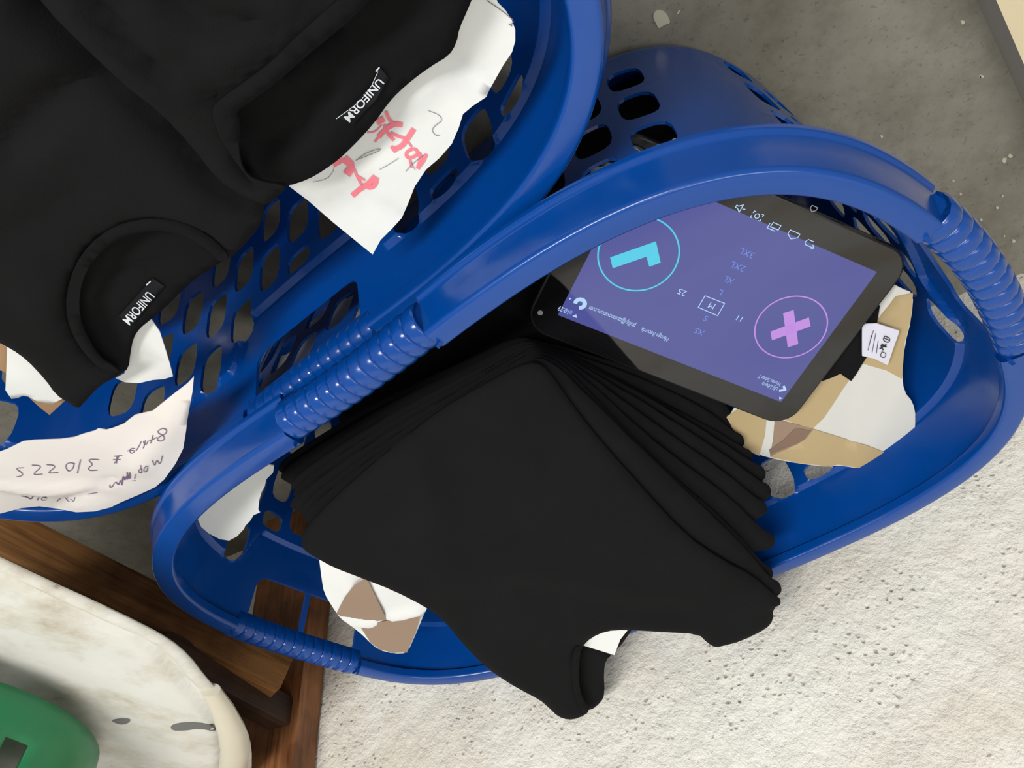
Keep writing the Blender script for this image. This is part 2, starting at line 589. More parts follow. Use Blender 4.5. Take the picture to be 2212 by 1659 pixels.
def make_basket(label, group, loc, rz, co, sc, H, name='laundry_basket'):
    ct = Contour(co, sc)
    root = empty(name, loc, rz)
    tag(root, label, 'laundry basket', group)
    hs = [ct.s_of(0.0), ct.s_of(np.pi / 2), ct.s_of(np.pi), ct.s_of(-np.pi / 2)]
    Lh = ct.len
    def dh(S):
        return np.min(np.abs(np.stack([(S - c + Lh / 2) % Lh - Lh / 2 for c in hs])), 0)
    def tc(S):
        return .055 + .038 * (1 - sstep(dh(S), .062, .083))
    FR = .022
    def tcs(S):
        return np.sqrt(1 + ((tc(S + .0005) - tc(S - .0005)) / .001) ** 2)
    def off(t):
        e = np.clip((t - (H - FR)) / FR, 0, 1)
        return -TAP * t - FR * .9 * (1 - np.sqrt(np.maximum(0, 1 - e ** 2)))
    def P3(S, t, extra=0.0):
        o = off(t) + .0045 * sstep((tc(S) - t) / tcs(S), -.0014, .0014)
        xy = ct.pt(S, 0.0 * t - .0) * 0
        ph = ct.phi(S)
        q = np.stack([ct.at_phi(ph, o)[..., 0], ct.at_phi(ph, o)[..., 1]], -1)
        q = q + ct.nrm(S, -.02) * np.asarray(extra)[..., None]
        return np.concatenate([q, (H - t)[..., None]], -1)
    # hole layout in (s, t)
    holes = []
    def column(sc_, typ, w):
        rows = [(.0725, .037), (.1245, .040), (.1765, .040)] if typ == 0 else [(.0625, .014), (.0965, .037), (.1485, .040), (.1995, .036)]
        if typ == 0 and H > .25: rows = rows + [(.2265, .030)]
        for t, h in rows:
            if t + h / 2 > H - .028: continue
            d = float(dh(np.array([sc_]))[0])
            top = t - h / 2
            if d < .088:
                lim = .0885 + .009 + (0 if d < .07 else -.02)
                if t + h / 2 < lim + .010: continue
                top = max(top, lim)
            bt = t + h / 2
            holes.append(superrect(sc_, (top + bt) / 2, w, bt - top, 3.4))
    for hi, c in enumerate(hs):
        if hi % 2 == 0:
            for k in range(-3, 4): column(c + k * .0296, (k + 1) % 2, .0222)
        else:
            for k in range(-6, 7): column(c + k * .0350, (k + 1) % 2, .0255)
    cuts = []
    for c in hs:
        arc = []
        for a in np.linspace(0, np.pi / 2, 6): arc.append((.052 - .012 + .012 * math.sin(a), .044 + .012 * math.cos(a)))
        rgt = [(.0595, -.004), (.0595, .019), (.052, .019), (.052, .030)] + arc[::-1]
        cuts.append([(c + x, t) for x, t in rgt] + [(c - x, t) for x, t in reversed(rgt)])
    polys = holes + cuts
    T0, T1 = .004, H
    ss = np.linspace(0, Lh, 300)[:-1]
    ts = np.concatenate([np.arange(T0, H - FR, .009), H - FR + FR * np.sin(np.linspace(0, 1, 6) * np.pi / 2)])
    pts = []
    g = np.stack([a.ravel() for a in np.meshgrid(ss, ts)], 1)
    keep = np.ones(len(g), bool)
    for pl in polys:
        a = np.array(pl); lo, hi_ = a.min(0) - .004, a.max(0) + .004
        m = (g[:, 0] > lo[0]) & (g[:, 0] < hi_[0]) & (g[:, 1] > lo[1]) & (g[:, 1] < hi_[1])
        if m.any():
            i = np.where(m)[0]
            bad = inside(g[i], a) | (segdist(g[i], a, True) < .0022)
            keep[i[bad]] = False
    cre = np.abs(g[:, 1] - tc(g[:, 0])) / tcs(g[:, 0]) < .005
    edge = (g[:, 1] < T0 + 1e-6) | (g[:, 1] > H - 1e-6)
    keep &= ~(cre & ~edge)
    g = g[keep]
    fine = np.arange(0.002, Lh - .002, .0018)
    cl = np.concatenate([np.stack([fine, tc(fine) + q * tcs(fine)], 1) for q in (-.0030, -.0013, 0.0, .0013, .0030)])
    ok = np.ones(len(cl), bool)
    for pl in polys:
        a = np.array(pl)
        lo, hi_ = a.min(0) - .003, a.max(0) + .003
        i = np.where((cl[:, 0] > lo[0]) & (cl[:, 0] < hi_[0]) & (cl[:, 1] > lo[1]) & (cl[:, 1] < hi_[1]))[0]
        if len(i): ok[i[inside(cl[i], a) | (segdist(cl[i], a, True) < .0012)]] = False
    cl = cl[ok]
    seam = np.stack([np.full(len(ts), Lh), ts], 1)
    allp = [tuple(x) for x in np.concatenate([g, cl, seam])]
    ed = []
    for pl in polys:
        n0 = len(allp)
        allp += [tuple(x) for x in pl]
        ed += [(n0 + i, n0 + (i + 1) % len(pl)) for i in range(len(pl))]
    r = delaunay_2d_cdt([Vector(x) for x in allp], ed, [], 0, 1e-7)
    V2 = np.array([tuple(v) for v in r[0]]); F = np.array([list(f) for f in r[2]])
    cen = V2[F].mean(1)
    drop = (cen[:, 1] < T0)
    for pl in polys:
        a = np.array(pl); lo, hi_ = a.min(0), a.max(0)
        i = np.where((cen[:, 0] > lo[0]) & (cen[:, 0] < hi_[0]) & (cen[:, 1] > lo[1]) & (cen[:, 1] < hi_[1]))[0]
        if len(i): drop[i[inside(cen[i], a)]] = True
    F = F[~drop]
    # close the seam
    mp = np.arange(len(V2))
    right_ = np.where(np.abs(V2[:, 0] - Lh) < 1e-6)[0]
    left_ = np.where(V2[:, 0] < 1e-6)[0]
    for i in right_:
        j = left_[np.argmin(np.abs(V2[left_, 1] - V2[i, 1]))]
        mp[i] = j
    F = mp[F]
    th = .0024
    A = P3(V2[:, 0], V2[:, 1]); B = P3(V2[:, 0], V2[:, 1], np.full(len(V2), th))
    n = len(V2)
    verts = [tuple(x) for x in np.concatenate([A, B])]
    faces = [list(f) for f in F] + [[x + n for x in reversed(list(f))] for f in F]
    from collections import Counter
    cnt = Counter()
    for f in F:
        for i in range(3): cnt[(min(f[i], f[i - 1]), max(f[i], f[i - 1]))] += 1
    for (i, j), c in cnt.items():
        if c == 1:
            k = len(verts)
            verts += [verts[i], verts[j], verts[j + n], verts[i + n]]
            faces.append([k, k + 1, k + 2, k + 3])
    me_o = mk('wall_shell', verts, faces, M_BLUE, root, local=True, sharp=50)
    # base plate
    bs = np.linspace(0, Lh, 121)[:-1]
    bo = ct.at_phi(ct.phi(bs), float(off(np.array([H]))[0]) + .003)
    k = len(bs)
    V = [(x, y, 0.0) for x, y in bo] + [(x, y, .004) for x, y in bo]
    mk('base', V, [list(range(k))[::-1], list(range(k, 2 * k))] + [[i, (i + 1) % k, k + (i + 1) % k, k + i] for i in range(k)], M_BLUE, root, local=True)
    # rim, in the four stretches between the grips
    prof = [(-.0004, .0090), (-.0001, .0034), (.0008, .0013), (.0024, .0003), (.0085, .0), (RW - .0034, .0), (RW - .0016, .0005), (RW - .0005, .0016), (RW + .0001, .0034),
            (RW + .0022, RK * .5), (RW + .0036, RK - .0075), (RW + .0048, RK - .0055), (RW2 - .0008, RK - .0045), (RW2, RK - .003), (RW2, RK), (RW2 - .0018, RK),
            (RW2 - .002, RK - .0028), (RW + .0022, RK - .0042), (RW + .0006, RK * .5), (RW - .0025, .0045), (.0035, .0030), (.0022, .0085)]
    pr = np.array(prof)
    def sweep(s0, s1, nst, pr, fn=None, caps=True):
        S = np.linspace(s0, s1, nst)
        V, F = [], []
        m = len(pr)
        for i, s_ in enumerate(S):
            q = pr if fn is None else fn(s_, pr)
            ph = ct.phi(s_)
            base = ct.at_phi(ph, 0.0)
            nn = ct.nrm(s_, 0.0)
            for o_, t_ in q:
                V.append((base[0] + nn[0] * o_, base[1] + nn[1] * o_, H - t_))
        for i in range(nst - 1):
            for j in range(m):
                F.append([i * m + j, i * m + (j + 1) % m, (i + 1) * m + (j + 1) % m, (i + 1) * m + j])
        if caps:
            F.append(list(range(m))[::-1]); F.append([(nst - 1) * m + j for j in range(m)])
        return V, F
    mb = MB()
    order = sorted(hs)
    HG = .0605
    for i in range(4):
        s0 = order[i] + HG; s1 = order[(i + 1) % 4] - HG
        if s1 < s0: s1 += Lh
        v, f = sweep(s0, s1, 70, pr)
        f += [list(range(16)), [69 * len(pr) + j for j in range(16)][::-1]]
        mb.add(v, f)
    wnorm(mk('rim', mb.v, mb.f, M_BLUE, root, local=True, sharp=40))
    gp = np.array([(.0024, .0195), (.0014, .0150), (.0014, .0088), (.0026, .0046), (.0060, .0018), (.0115, .0008), (.0178, .0012), (.0230, .0038), (.0260, .0085), (.0268, .0140),
                   (.0255, .0195), (.0230, .0235), (.0214, .0225), (.0226, .0185), (.0234, .0140), (.0226, .0098), (.0178, .0066), (.0115, .0060), (.0066, .0078), (.0050, .0130), (.0050, .0195)])
    cc = np.array([.0125, .016])
    wts = np.array([.1, .8, 1, 1, 1, 1, 1, 1, 1, 1, .9, .3] + [0] * 9)
    for c in hs:
        def fn(s_, q):
            x = (s_ - (c - HG)) / (2 * HG) * 13
            a = .0016 * (abs(math.sin(math.pi * x)) ** .4) - .0010
            if x < .02 or x > 12.98: a = -.0010
            d = q - cc
            d = d / np.hypot(d[:, 0], d[:, 1])[:, None]
            return q + d * (a * wts)[:, None]
        v, f = sweep(c - HG, c + HG, 183, gp, fn)
        f += [list(range(12)), [182 * len(gp) + j for j in range(12)][::-1]]
        g_o = mk('grip', v, f, M_BLUE, root, local=True, sharp=35)
        # the thin upright that crosses each end hand hole
        if hs.index(c) % 2: continue
        V, F = [], []
        for sg in (-.0022, .0022):
            for t_ in (.016, .0585):
                b_ = P3(np.array([c + sg]), np.array([t_]))[0]
                nn = ct.nrm(c, 0.0)
                for e_ in (.0008, .0045):
                    V.append((b_[0] + nn[0] * e_, b_[1] + nn[1] * e_, b_[2]))
        mk('slot_bar', V, [(0, 1, 3, 2), (4, 6, 7, 5), (0, 4, 5, 1), (2, 3, 7, 6), (0, 2, 6, 4), (1, 5, 7, 3)], M_BLUE, root, local=True, smooth=False)
    return root, ct

C2 = np.array([-.0811421 * D0, 1.552171 * D0]); TH2 = .663645
C1 = np.array([.2553, .2558]); TH1 = .6687
H2, H1 = .270, .230
G_B = 'blue laundry baskets'
make_basket('blue plastic laundry basket holding the tablet, its rim against the white wall', G_B, (C2[0], C2[1], 0), TH2, CO, 1.0, H2)
make_basket('blue plastic laundry basket filled with two black shirts and white papers, no tablet', G_B, (C1[0], C1[1], 0), TH1, COS_, .9805, H1)

def uv2(x, y):
    c, s = math.cos(TH2), math.sin(TH2)
    return c * (x - C2[0]) + s * (y - C2[1]), -s * (x - C2[0]) + c * (y - C2[1])
def uv1(x, y):
    c, s = math.cos(TH1), math.sin(TH1)
    return c * (x - C1[0]) + s * (y - C1[1]), -s * (x - C1[0]) + c * (y - C1[1])

# ---------------------------------------------------------------- shirts in the basket by the wall
def S2(x, y):
    z = .262 + .27 * (y - .45)
    return np.clip(z, .225, .352)
top2 = [(1158, 782), (1185, 800), (1240, 880), (1300, 955), (1380, 1045), (1480, 1155), (1560, 1210), (1625, 1243), (1672, 1285), (1690, 1300), (1668, 1312), (1670, 1335), (1655, 1355), (1600, 1382), (1565, 1391), (1545, 1396), (1528, 1386), (1508, 1366), (1430, 1362), (1350, 1357), (1308, 1360), (1275, 1375), (1256, 1395), (1250, 1430), (1251, 1480), (1258, 1508), (1274, 1534), (1250, 1548), (1228, 1552), (1205, 1545), (1185, 1525), (1165, 1508), (1130, 1490), (1095, 1470), (1048, 1437), (1000, 1388), (960, 1338), (920, 1308), (850, 1272), (780, 1245), (720, 1222), (686, 1203), (664, 1190), (650, 1175), (655, 1150), (690, 1108), (760, 1040), (850, 965), (950, 885), (1050, 828), (1120, 790)]
root = empty('folded_tshirt', onto([(1150, 1150)], S2)[0])
tag(root, 'black folded T-shirt on top of the stack, collar hanging over the rim by the wall', 't-shirt')
sheet('body', top2, S2, .011, M_BLACK, root, .006, 1, creases=[
    ([(890, 985), (930, 1080), (950, 1180), (940, 1260)], .0028, .012), ([(1100, 1235), (1250, 1250), (1480, 1290)], .0022, .010),
    ([(1130, 1280), (1210, 1330), (1240, 1420)], -.0020, .010), ([(960, 980), (1010, 1080), (1020, 1200)], -.0020, .012), ([(1190, 1290), (1330, 1320), (1500, 1330)], -.0018, .009),
    ([(1225, 1395), (1213, 1440), (1222, 1500), (1246, 1546)], -.0012, .0018)], wrinkle=.0006, seed=3)
sheet('neck_back', [(1238, 1400), (1262, 1388), (1300, 1400), (1322, 1413), (1308, 1425), (1304, 1450), (1306, 1498), (1298, 1516), (1275, 1534), (1255, 1530), (1240, 1500)], lambda x, y: S2(x, y) - .012, .005, M_BLACK2, root, .006, 1)
sheet('collar', [(1256, 1395), (1250, 1430), (1251, 1480), (1258, 1508), (1274, 1534), (1262, 1542), (1243, 1512), (1234, 1480), (1233, 1430), (1240, 1400)], lambda x, y: S2(x, y) + .0012, .004, M_BLACK2, root, .004, 1)

def basket_point(u, v, z, c=C2, th=TH2):
    return (c[0] + math.cos(th) * u - math.sin(th) * v, c[1] + math.sin(th) * u + math.cos(th) * v, z)
V, F = [], []
lv = [(.90, .008), (1.0, .02), (1.0, .06), (.985, .066), (1.0, .072), (1.0, .118), (.985, .124), (.985, .135), (.92, .142)]
for sc_, z_ in lv:
    for u, v in superrect(-.03, 0.0, .405, .236, 5, 48): V.append(basket_point(-.03 + (u + .03) * sc_, v * sc_ - .008, z_))
for j in range(len(lv) - 1):
    for k in range(48): F.append((j * 48 + k, j * 48 + (k + 1) % 48, (j + 1) * 48 + (k + 1) % 48, (j + 1) * 48 + k))
F += [list(range(48)), [(len(lv) - 1) * 48 + k for k in range(48)]]
o = mk('shirt_bundle', V, F, M_BLACK, None)
tag(o, 'dark bundle of folded shirts at the bottom of the basket by the wall', 'shirts')
CT2 = Contour(CO, 1.0)
def wall_strip(u0, u1, t0, t1, inset, label):
    S = np.linspace(CT2.s_of(u0), CT2.s_of(u1), 30)
    V, F = [], []
    for i, s_ in enumerate(S):
        ph = CT2.phi(s_)
        for j, t_ in enumerate((t0, (t0 + t1) / 2, t1)):
            for e_ in (0, .0008):
                q = CT2.at_phi(ph, -TAP * t_ - inset - e_ - .003 * (1 + math.sin(i * .7 + j)))
                V.append(basket_point(q[0], q[1], H2 - t_ - .004 * math.sin(i * 1.1)))
    for i in range(29):
        a, b = i * 6, i * 6 + 6
        for j in (0, 2): F += [(a + j, b + j, b + j + 2, a + j + 2), (a + j + 1, a + j + 3, b + j + 3, b + j + 1)]
        F += [(a, a + 1, b + 1, b), (a + 4, b + 4, b + 5, a + 5)]
    F += [(0, 2, 3, 1), (2, 4, 5, 3), (174, 175, 177, 176), (176, 177, 179, 178)]
    return tag(mk('paper_strip', V, F, M_PAPER, None), label, 'paper')
wall_strip(-2.42, -2.10, .070, .118, .012, 'whitish paper behind the outer side holes of the basket, close to the floor')
wall_strip(-1.75, -.90, .092, .20, .008, 'pale paper strip standing inside the near basket wall, seen through the hand holes')

GL = 'folded shirts stacked under the top shirt'
NL = 9
Rp = [(1686, 1268), (1668, 1235), (1672, 1165), (1655, 1095), (1664, 1058), (1652, 1020), (1625, 984), (1606, 950), (1612, 925)]
Lp = [(655, 1135), (648, 1112), (640, 1098), (634, 1078), (618, 1085), (625, 1060), (620, 1042), (598, 1022), (592, 1005)]
Ap = [(1166, 768), (1170, 761), (1172, 755), (1172, 750), (1170, 746), (1166, 743), (1160, 738), (1150, 732), (1140, 724)]
for i in range(NL):
    R, L_, A = np.array(Rp[i]), np.array(Lp[i]), np.array(Ap[i])
    q = lambda a, b, t, bow=0: tuple(a + (b - a) * t + bow * np.array([-(b - a)[1], (b - a)[0]]) / np.hypot(*(b - a)))
    poly = [tuple(L_), q(L_, A, .25, -14), q(L_, A, .5, -18), q(L_, A, .8, -10), tuple(A + np.array([-25, 4])), tuple(A + np.array([30, 15])), q(A, R, .2, -8), q(A, R, .5, -6 + 10 * math.sin(i) if i < 7 else -25), q(A, R, .8, -10 if i < 7 else (-25 if i == 7 else -55)),
            tuple(R + np.array([-22, -17])), tuple(R + np.array([0, -8])), tuple(R + np.array([2, 10])), tuple(R + np.array([-16, 22])), (1480, 1230 - i * 12), (1250, 1330 - i * 18), (1000, 1280 - i * 12), (820, 1180 - i * 6), tuple(L_ + np.array([24, 20]))]
    dz = .0095 * (i + 1)
    S = lambda x, y, dz=dz, i=i: S2(x, y) - dz + .0012 * wob(x, y, 30, i)
    o = sheet('stacked_tshirt', poly, S, .009, M_BLACK, None, .010, 2, wrinkle=.0005, seed=i)
    tag(o, 'black folded T-shirt in the stack below the tablet, %s under the top shirt' % ('first', 'second', 'third', 'fourth', 'fifth', 'sixth', 'seventh', 'eighth', 'lowest')[i], 't-shirt', GL)
tg = sheet('paper_tag', [(1255, 1392), (1275, 1365), (1300, 1350), (1362, 1352), (1340, 1380), (1327, 1414)], lambda x, y: S2(x, y) - .0125, .0009, M_PAPER, None, .006, 0, round_edge=False)
tag(tg, 'small blank white paper corner peeking from the black collar above the wall', 'paper')
o = sheet('stacked_tshirt', [(1300, 1340), (1380, 1340), (1365, 1358), (1345, 1388), (1332, 1402), (1318, 1412), (1290, 1400)], lambda x, y: S2(x, y) - .017, .005, M_BLACK, None, .006, 1)
tag(o, 'black T-shirt edge just under the small white paper corner beside the blue rim', 't-shirt')

# printed paper under the tablet
def S_plan(x, y):
    z = .198 + .14 * (y - .5) + .17 * np.maximum(0, -x - .22) + .08 * np.maximum(0, y - .60) + .0025 * wob(x, y, 26, 1)
    return np.minimum(z, CAM_Z - .555 - .09 * x + .26 * y - .018 + .6 * np.maximum(0, -x - .27) + .3 * np.maximum(0, y - .60))
plan = [(1560, 900), (1700, 760), (1880, 650), (1928, 612), (1945, 622), (1973, 632), (1968, 690), (1955, 740), (1948, 800), (1952, 845), (1972, 868), (1978, 900), (1972, 960), (1955, 990), (1925, 1012), (1902, 1023), (1860, 1012), (1810, 1004), (1790, 1008), (1720, 1000), (1660, 988), (1618, 974), (1590, 950)]
pl = sheet('printed_paper', plan, S_plan, .0008, M_PLAN, None, .008, 1, round_edge=False)
tag(pl, 'white paper printed with tan and brown shapes, lying under the tablet beside the stack', 'paper')
def patch(name, poly, S, mtl, parent, lift=.0006, smooth=0):
    return sheet(name, poly, lambda x, y: S(x, y) + lift, .0006, mtl, parent, .008, smooth, round_edge=False)
patch('printed_shape', [(1562, 905), (1600, 880), (1656, 898), (1652, 940), (1640, 984), (1616, 974), (1588, 952)], S_plan, M_TAN, pl)
patch('printed_shape', [(1674, 905), (1715, 915), (1756, 925), (1752, 932), (1724, 958), (1664, 984), (1670, 950)], S_plan, M_BROWN2, pl)
patch('printed_shape', [(1662, 972), (1690, 952), (1712, 930), (1720, 924), (1752, 930), (1738, 948), (1722, 958), (1690, 970), (1664, 982)], S_plan, M_BROWN, pl, .0010)
patch('printed_shape', [(1663, 986), (1724, 959), (1742, 946), (1757, 927), (1800, 940), (1880, 965), (1952, 993), (1925, 1011), (1902, 1022), (1860, 1011), (1810, 1003), (1790, 1007), (1720, 999)], S_plan, M_TAN, pl, .0011)
patch('printed_shape', [(1690, 905), (1760, 830), (1795, 790), (1862, 775), (1848, 802), (1822, 838), (1800, 872), (1780, 902), (1755, 926), (1720, 915)], S_plan, M_TAN, pl)
patch('printed_shape', [(1845, 780), (1862, 740), (1895, 690), (1920, 660), (1935, 640), (1972, 633), (1967, 690), (1954, 740), (1948, 818), (1915, 800), (1880, 790)], S_plan, M_TAN, pl)

# sleeve of a shirt under the tablet, with its care label
def S_slv(x, y): return S_plan(x, y) + .006
sl = empty('folded_tshirt', onto([(1840, 780)], S_slv)[0])
tag(sl, 'black shirt corner with white care label sticking out from under the tablet', 't-shirt')
sheet('sleeve', [(1770, 800), (1850, 690), (1900, 660), (1893, 700), (1885, 735), (1878, 760), (1862, 785), (1850, 805), (1838, 822), (1815, 806), (1795, 815), (1775, 822)], S_slv, .006, M_BLACK, sl, .006, 0)
cl_ = sheet('care_label', [(1862, 700), (1893, 698), (1942, 714), (1940, 722), (1917, 788), (1888, 774), (1862, 768)], lambda x, y: S_slv(x, y) + .0045, .0008, M_TAGW, sl, .006, 0, round_edge=False)
strokes('lettering', [(2.2, [(1908, 728), (1921, 734)]), (2.2, [(1910, 724), (1906, 734), (1919, 739), (1922, 729), (1910, 724)]), (4, [(1903, 742), (1914, 748)]), (3, [(1899, 752), (1914, 742)]), (3, [(1902, 744), (1907, 755)]),
                      (1.6, [(1904, 758), (1900, 768), (1910, 772), (1914, 762), (1904, 758)]), (1.4, [(1896, 735), (1892, 762)]), (1.2, [(1886, 712), (1876, 745)]), (1.2, [(1882, 722), (1874, 755)]), (1.2, [(1891, 718), (1883, 760)])],
        lambda x, y: S_slv(x, y) + .0045, .0009, M_INK, cl_)

# loose papers at the left end
def S_bw(x, y): return .262 + .10 * (y - .62) + .003 * wob(x, y, 40, 3)
bw = sheet('crumpled_paper', [(688, 1195), (760, 1200), (900, 1270), (930, 1300), (920, 1318), (912, 1335), (900, 1365), (880, 1410), (850, 1411), (818, 1403), (800, 1388), (780, 1368), (757, 1350), (735, 1335), (718, 1310), (700, 1280), (695, 1250)], S_bw, .0007, M_PAPER, None, .006, 1,
           creases=[([(770, 1225), (790, 1280), (828, 1340)], -.004, .005), ([(740, 1340), (800, 1345), (905, 1320)], .004, .006)], wrinkle=.0008, seed=2, round_edge=False)
tag(bw, 'white paper printed with brown triangles, crumpled between the stack and the ribbed end grip', 'paper')
patch('printed_shape', [(727, 1325), (745, 1290), (765, 1265), (792, 1248), (812, 1290), (835, 1338), (790, 1345), (750, 1340)], S_bw, M_BROWN2, bw, .0014, 0)
patch('printed_shape', [(776, 1350), (830, 1342), (908, 1330), (898, 1365), (879, 1409), (850, 1410), (818, 1402), (800, 1387)], S_bw, M_BROWN2, bw, .0018, 0)

def S_wl(x, y): return .222 + .002 * wob(x, y, 40, 1)
wl = sheet('torn_paper', [(425, 1115), (480, 1060), (560, 1000), (592, 1005), (590, 1020), (575, 1035), (572, 1050), (565, 1062), (560, 1080), (558, 1100), (562, 1106), (548, 1112), (540, 1125), (530, 1135), (527, 1142), (512, 1158), (495, 1167), (475, 1164), (452, 1152), (435, 1138)], S_wl, .0007, M_PAPER, None, .006, 0, wrinkle=.0006, round_edge=False)
tag(wl, 'torn white paper half hidden under the near rim, left of the stacked shirts', 'paper')

# ---------------------------------------------------------------- tablet
TX, TY, TD = -.09, .26, .555
def S_tab(x, y): return CAM_Z - TD + TX * x + TY * y
scr = onto([(1687, 868), (1205, 680), (1894, 587)], S_tab)
ex = scr[1] - scr[0]; SWID = np.linalg.norm(ex); ex = ex / SWID
nz = np.array([-TX, -TY, 1.0]); nz /= np.linalg.norm(nz)
ey = np.cross(ex, nz); 
if ey @ (scr[2] - scr[0]) < 0: ey = -ey
SHGT = abs((scr[2] - scr[0]) @ ey)
TORG = scr[0]
def tl(p):
    q = onto([p], S_tab)[0] - TORG
    return np.array([q @ ex, q @ ey])
def tw(a, b, lift=0.0): return TORG + a * ex + b * ey + nz * lift
lx1 = tl((1160, 640))[0]; lx0 = tl((1830, 752))[0]
ly0 = tl((1420, 818))[1]; ly1 = SHGT - ly0 * 1.0
tab_root = empty('tablet', tuple(tw((lx0 + lx1) / 2, (ly0 + ly1) / 2, -.009)))
tag(tab_root, 'black tablet with a lit violet screen resting on black shirts under the basket rim', 'tablet')
def rrect(x0, x1, y0, y1, r, k=8):
    out = []
    for cx_, cy_, a0 in ((x1 - r, y1 - r, 0), (x0 + r, y1 - r, 90), (x0 + r, y0 + r, 180), (x1 - r, y0 + r, 270)):
        for i in range(k + 1):
            a = math.radians(a0 + 90 * i / k)
            out.append((cx_ + r * math.cos(a), cy_ + r * math.sin(a)))
    return out
RB = .019
levels = [(-.0015, 0), (-.0003, -.0004), (.0000, -.0012), (.0004, -.0022), (.0004, -.0045), (-.002, -.0085), (-.006, -.0095)]
V, F = [], []
k = None
for ins, lf in levels:
    rr = rrect(lx0 - ins, lx1 + ins, ly0 - ins, ly1 + ins, RB + ins)
    k = len(rr)
    V += [tuple(tw(a, b, lf)) for a, b in rr]
for j in range(len(levels) - 1):
    F += [[j * k + i, j * k + (i + 1) % k, (j + 1) * k + (i + 1) % k, (j + 1) * k + i] for i in range(k)]
F += [list(range(k)), [(len(levels) - 1) * k + i for i in range(k)][::-1]]
mk('shell', V, F, M_TABCASE, tab_root, sharp=40)
rr = rrect(lx0 + .0016, lx1 - .0016, ly0 + .0016, ly1 - .0016, RB - .0016)
V = [tuple(tw(a, b, .0002)) for a, b in rr] + [tuple(tw(a, b, -.001)) for a, b in rr]
k = len(rr)
mk('glass', V, [list(range(k)), list(range(k, 2 * k))[::-1]] + [[i, (i + 1) % k, k + (i + 1) % k, k + i] for i in range(k)], M_GLASS, tab_root, sharp=30)
scr_o = mk('screen', [tuple(tw(a, b, l)) for l in (.00035, 0) for a, b in ((0, 0), (SWID, 0), (SWID, SHGT), (0, SHGT))],
           [(0, 1, 2, 3), (7, 6, 5, 4), (0, 4, 5, 1), (1, 5, 6, 2), (2, 6, 7, 3), (3, 7, 4, 0)], M_SCREEN, tab_root, smooth=False)
LIFT = .0006
def tstroke(name, lst, m, par=scr_o, lift=LIFT):
    mb = MB()
    for w, pts, closed in lst:
        P = np.array(pts, float)
        if closed: P = np.concatenate([P, P[:2]])
        for i in range(len(P) - (2 if closed else 1)):
            a, b = P[i], P[i + 1]
            d = b - a; L = np.hypot(*d)
            if L < 1e-9: continue
            nn = np.array([-d[1], d[0]]) / L * w / 2
            e = d / L * w * .25
            mb.add([tw(*(a - e + nn), lift), tw(*(b + e + nn), lift), tw(*(b + e - nn), lift), tw(*(a - e - nn), lift)], [(0, 1, 2, 3)])
    return mk(name, mb.v, mb.f, m, par, smooth=False)
def tpoly(name, polys, m, par=scr_o, lift=LIFT):
    mb = MB()
    for p in polys: mb.add([tw(a, b, lift) for a, b in p], [list(range(len(p)))])
    return mk(name, mb.v, mb.f, m, par, smooth=False)
def ttext(body, p, height, m, align='c', length=None, bold=0.0):
    Vt, Ft = text_mesh(body, bold)
    w = Vt[:, 0].max() - Vt[:, 0].min(); x0 = Vt[:, 0].min()
    cap = .70
    s = height / cap
    sx = s if length is None else length / w
    a, b = tl(p)
    if align == 'c': a0, b0 = a - w * sx / 2, b + height / 2
    else: a0, b0 = a, b
    return mk('lettering', [tw(a0 + (x - x0) * sx, b0 - y * s, LIFT) for x, y, z in Vt], Ft, m, scr_o, smooth=False)
def circ(c, r, n=64): return [(c[0] + r * math.cos(2 * math.pi * i / n), c[1] + r * math.sin(2 * math.pi * i / n)) for i in range(n)]
cc_ = tl((1379, 549)); rc = np.linalg.norm(tl((1292, 560)) - cc_)
tstroke('round_button', [(.0011, circ(cc_, rc), True)], M_CYAN)
px7 = lambda x, y: tl((1180 + x / 4.879, 420 + y / 4.879))
tpoly('button_sign', [[px7(672, 660), px7(1155, 490), px7(1182, 612), px7(1055, 652), px7(700, 775)], [px7(1182, 612), px7(1205, 715), px7(1085, 758), px7(1055, 652)]], M_CYAN)
cm = tl((1708, 707)); rm = np.linalg.norm(tl((1630, 718)) - cm)
tstroke('round_button', [(.0010, circ(cm, rm), True)], M_MAUVE)
px6 = lambda x, y: tl((1500 + x / 3.95, 480 + y / 3.95))
tpoly('button_sign', [[px6(648, 930), px6(975, 808), px6(990, 885), px6(660, 1005)], [px6(755, 772), px6(845, 745), px6(885, 1035), px6(795, 1065)]], M_MAUVE)
U = SWID / 519.0
for body, p, hgt, m_, ln in (('XS', (1510, 716), .0046, M_DIM, None), ('S', (1524, 687), .0046, M_DIM, None), ('M', (1537, 660), .0046, M_WHITE, None), ('L', (1555.6, 631), .0046, M_DIM, None), ('XL', (1573.5, 604), .0046, M_DIM, None),
                             ('2XL', (1593, 575), .0046, M_DIM, None), ('3XL', (1612.5, 546), .0046, M_DIM, None), ('11', (1597, 687), .0044, M_WHITE, None), ('25', (1473, 631), .0046, M_WHITE, None)):
    ttext(body, p, hgt, m_, 'c', ln)
def tlen(a, b): return np.linalg.norm(tl(a) - tl(b))
ttext('phillip@tauinnovations.com', (1322, 684), .0040, M_WHITE, 'c', tlen((1371, 705), (1273, 664)))
ttext('Manage Records', (1414, 722), .0038, M_WHITE, 'c', tlen((1443, 735), (1386, 711)))
ttext('10:29', (1217, 669), .0040, M_WHITE, 'c', tlen((1227, 674), (1206, 664)))
ttext('L&J Liberia', (1662, 834), .0034, M_WHITE, 'c', tlen((1679, 841), (1646, 828)))
ttext('Women Softest T', (1662, 821), .0034, M_WHITE, 'c', tlen((1686, 831), (1639, 812)))
bx = [tl(p) for p in ((1522.6, 638), (1565, 654.6), (1549.7, 681), (1508, 663))]
tstroke('size_frame', [(.0006, bx, True)], M_WHITE)
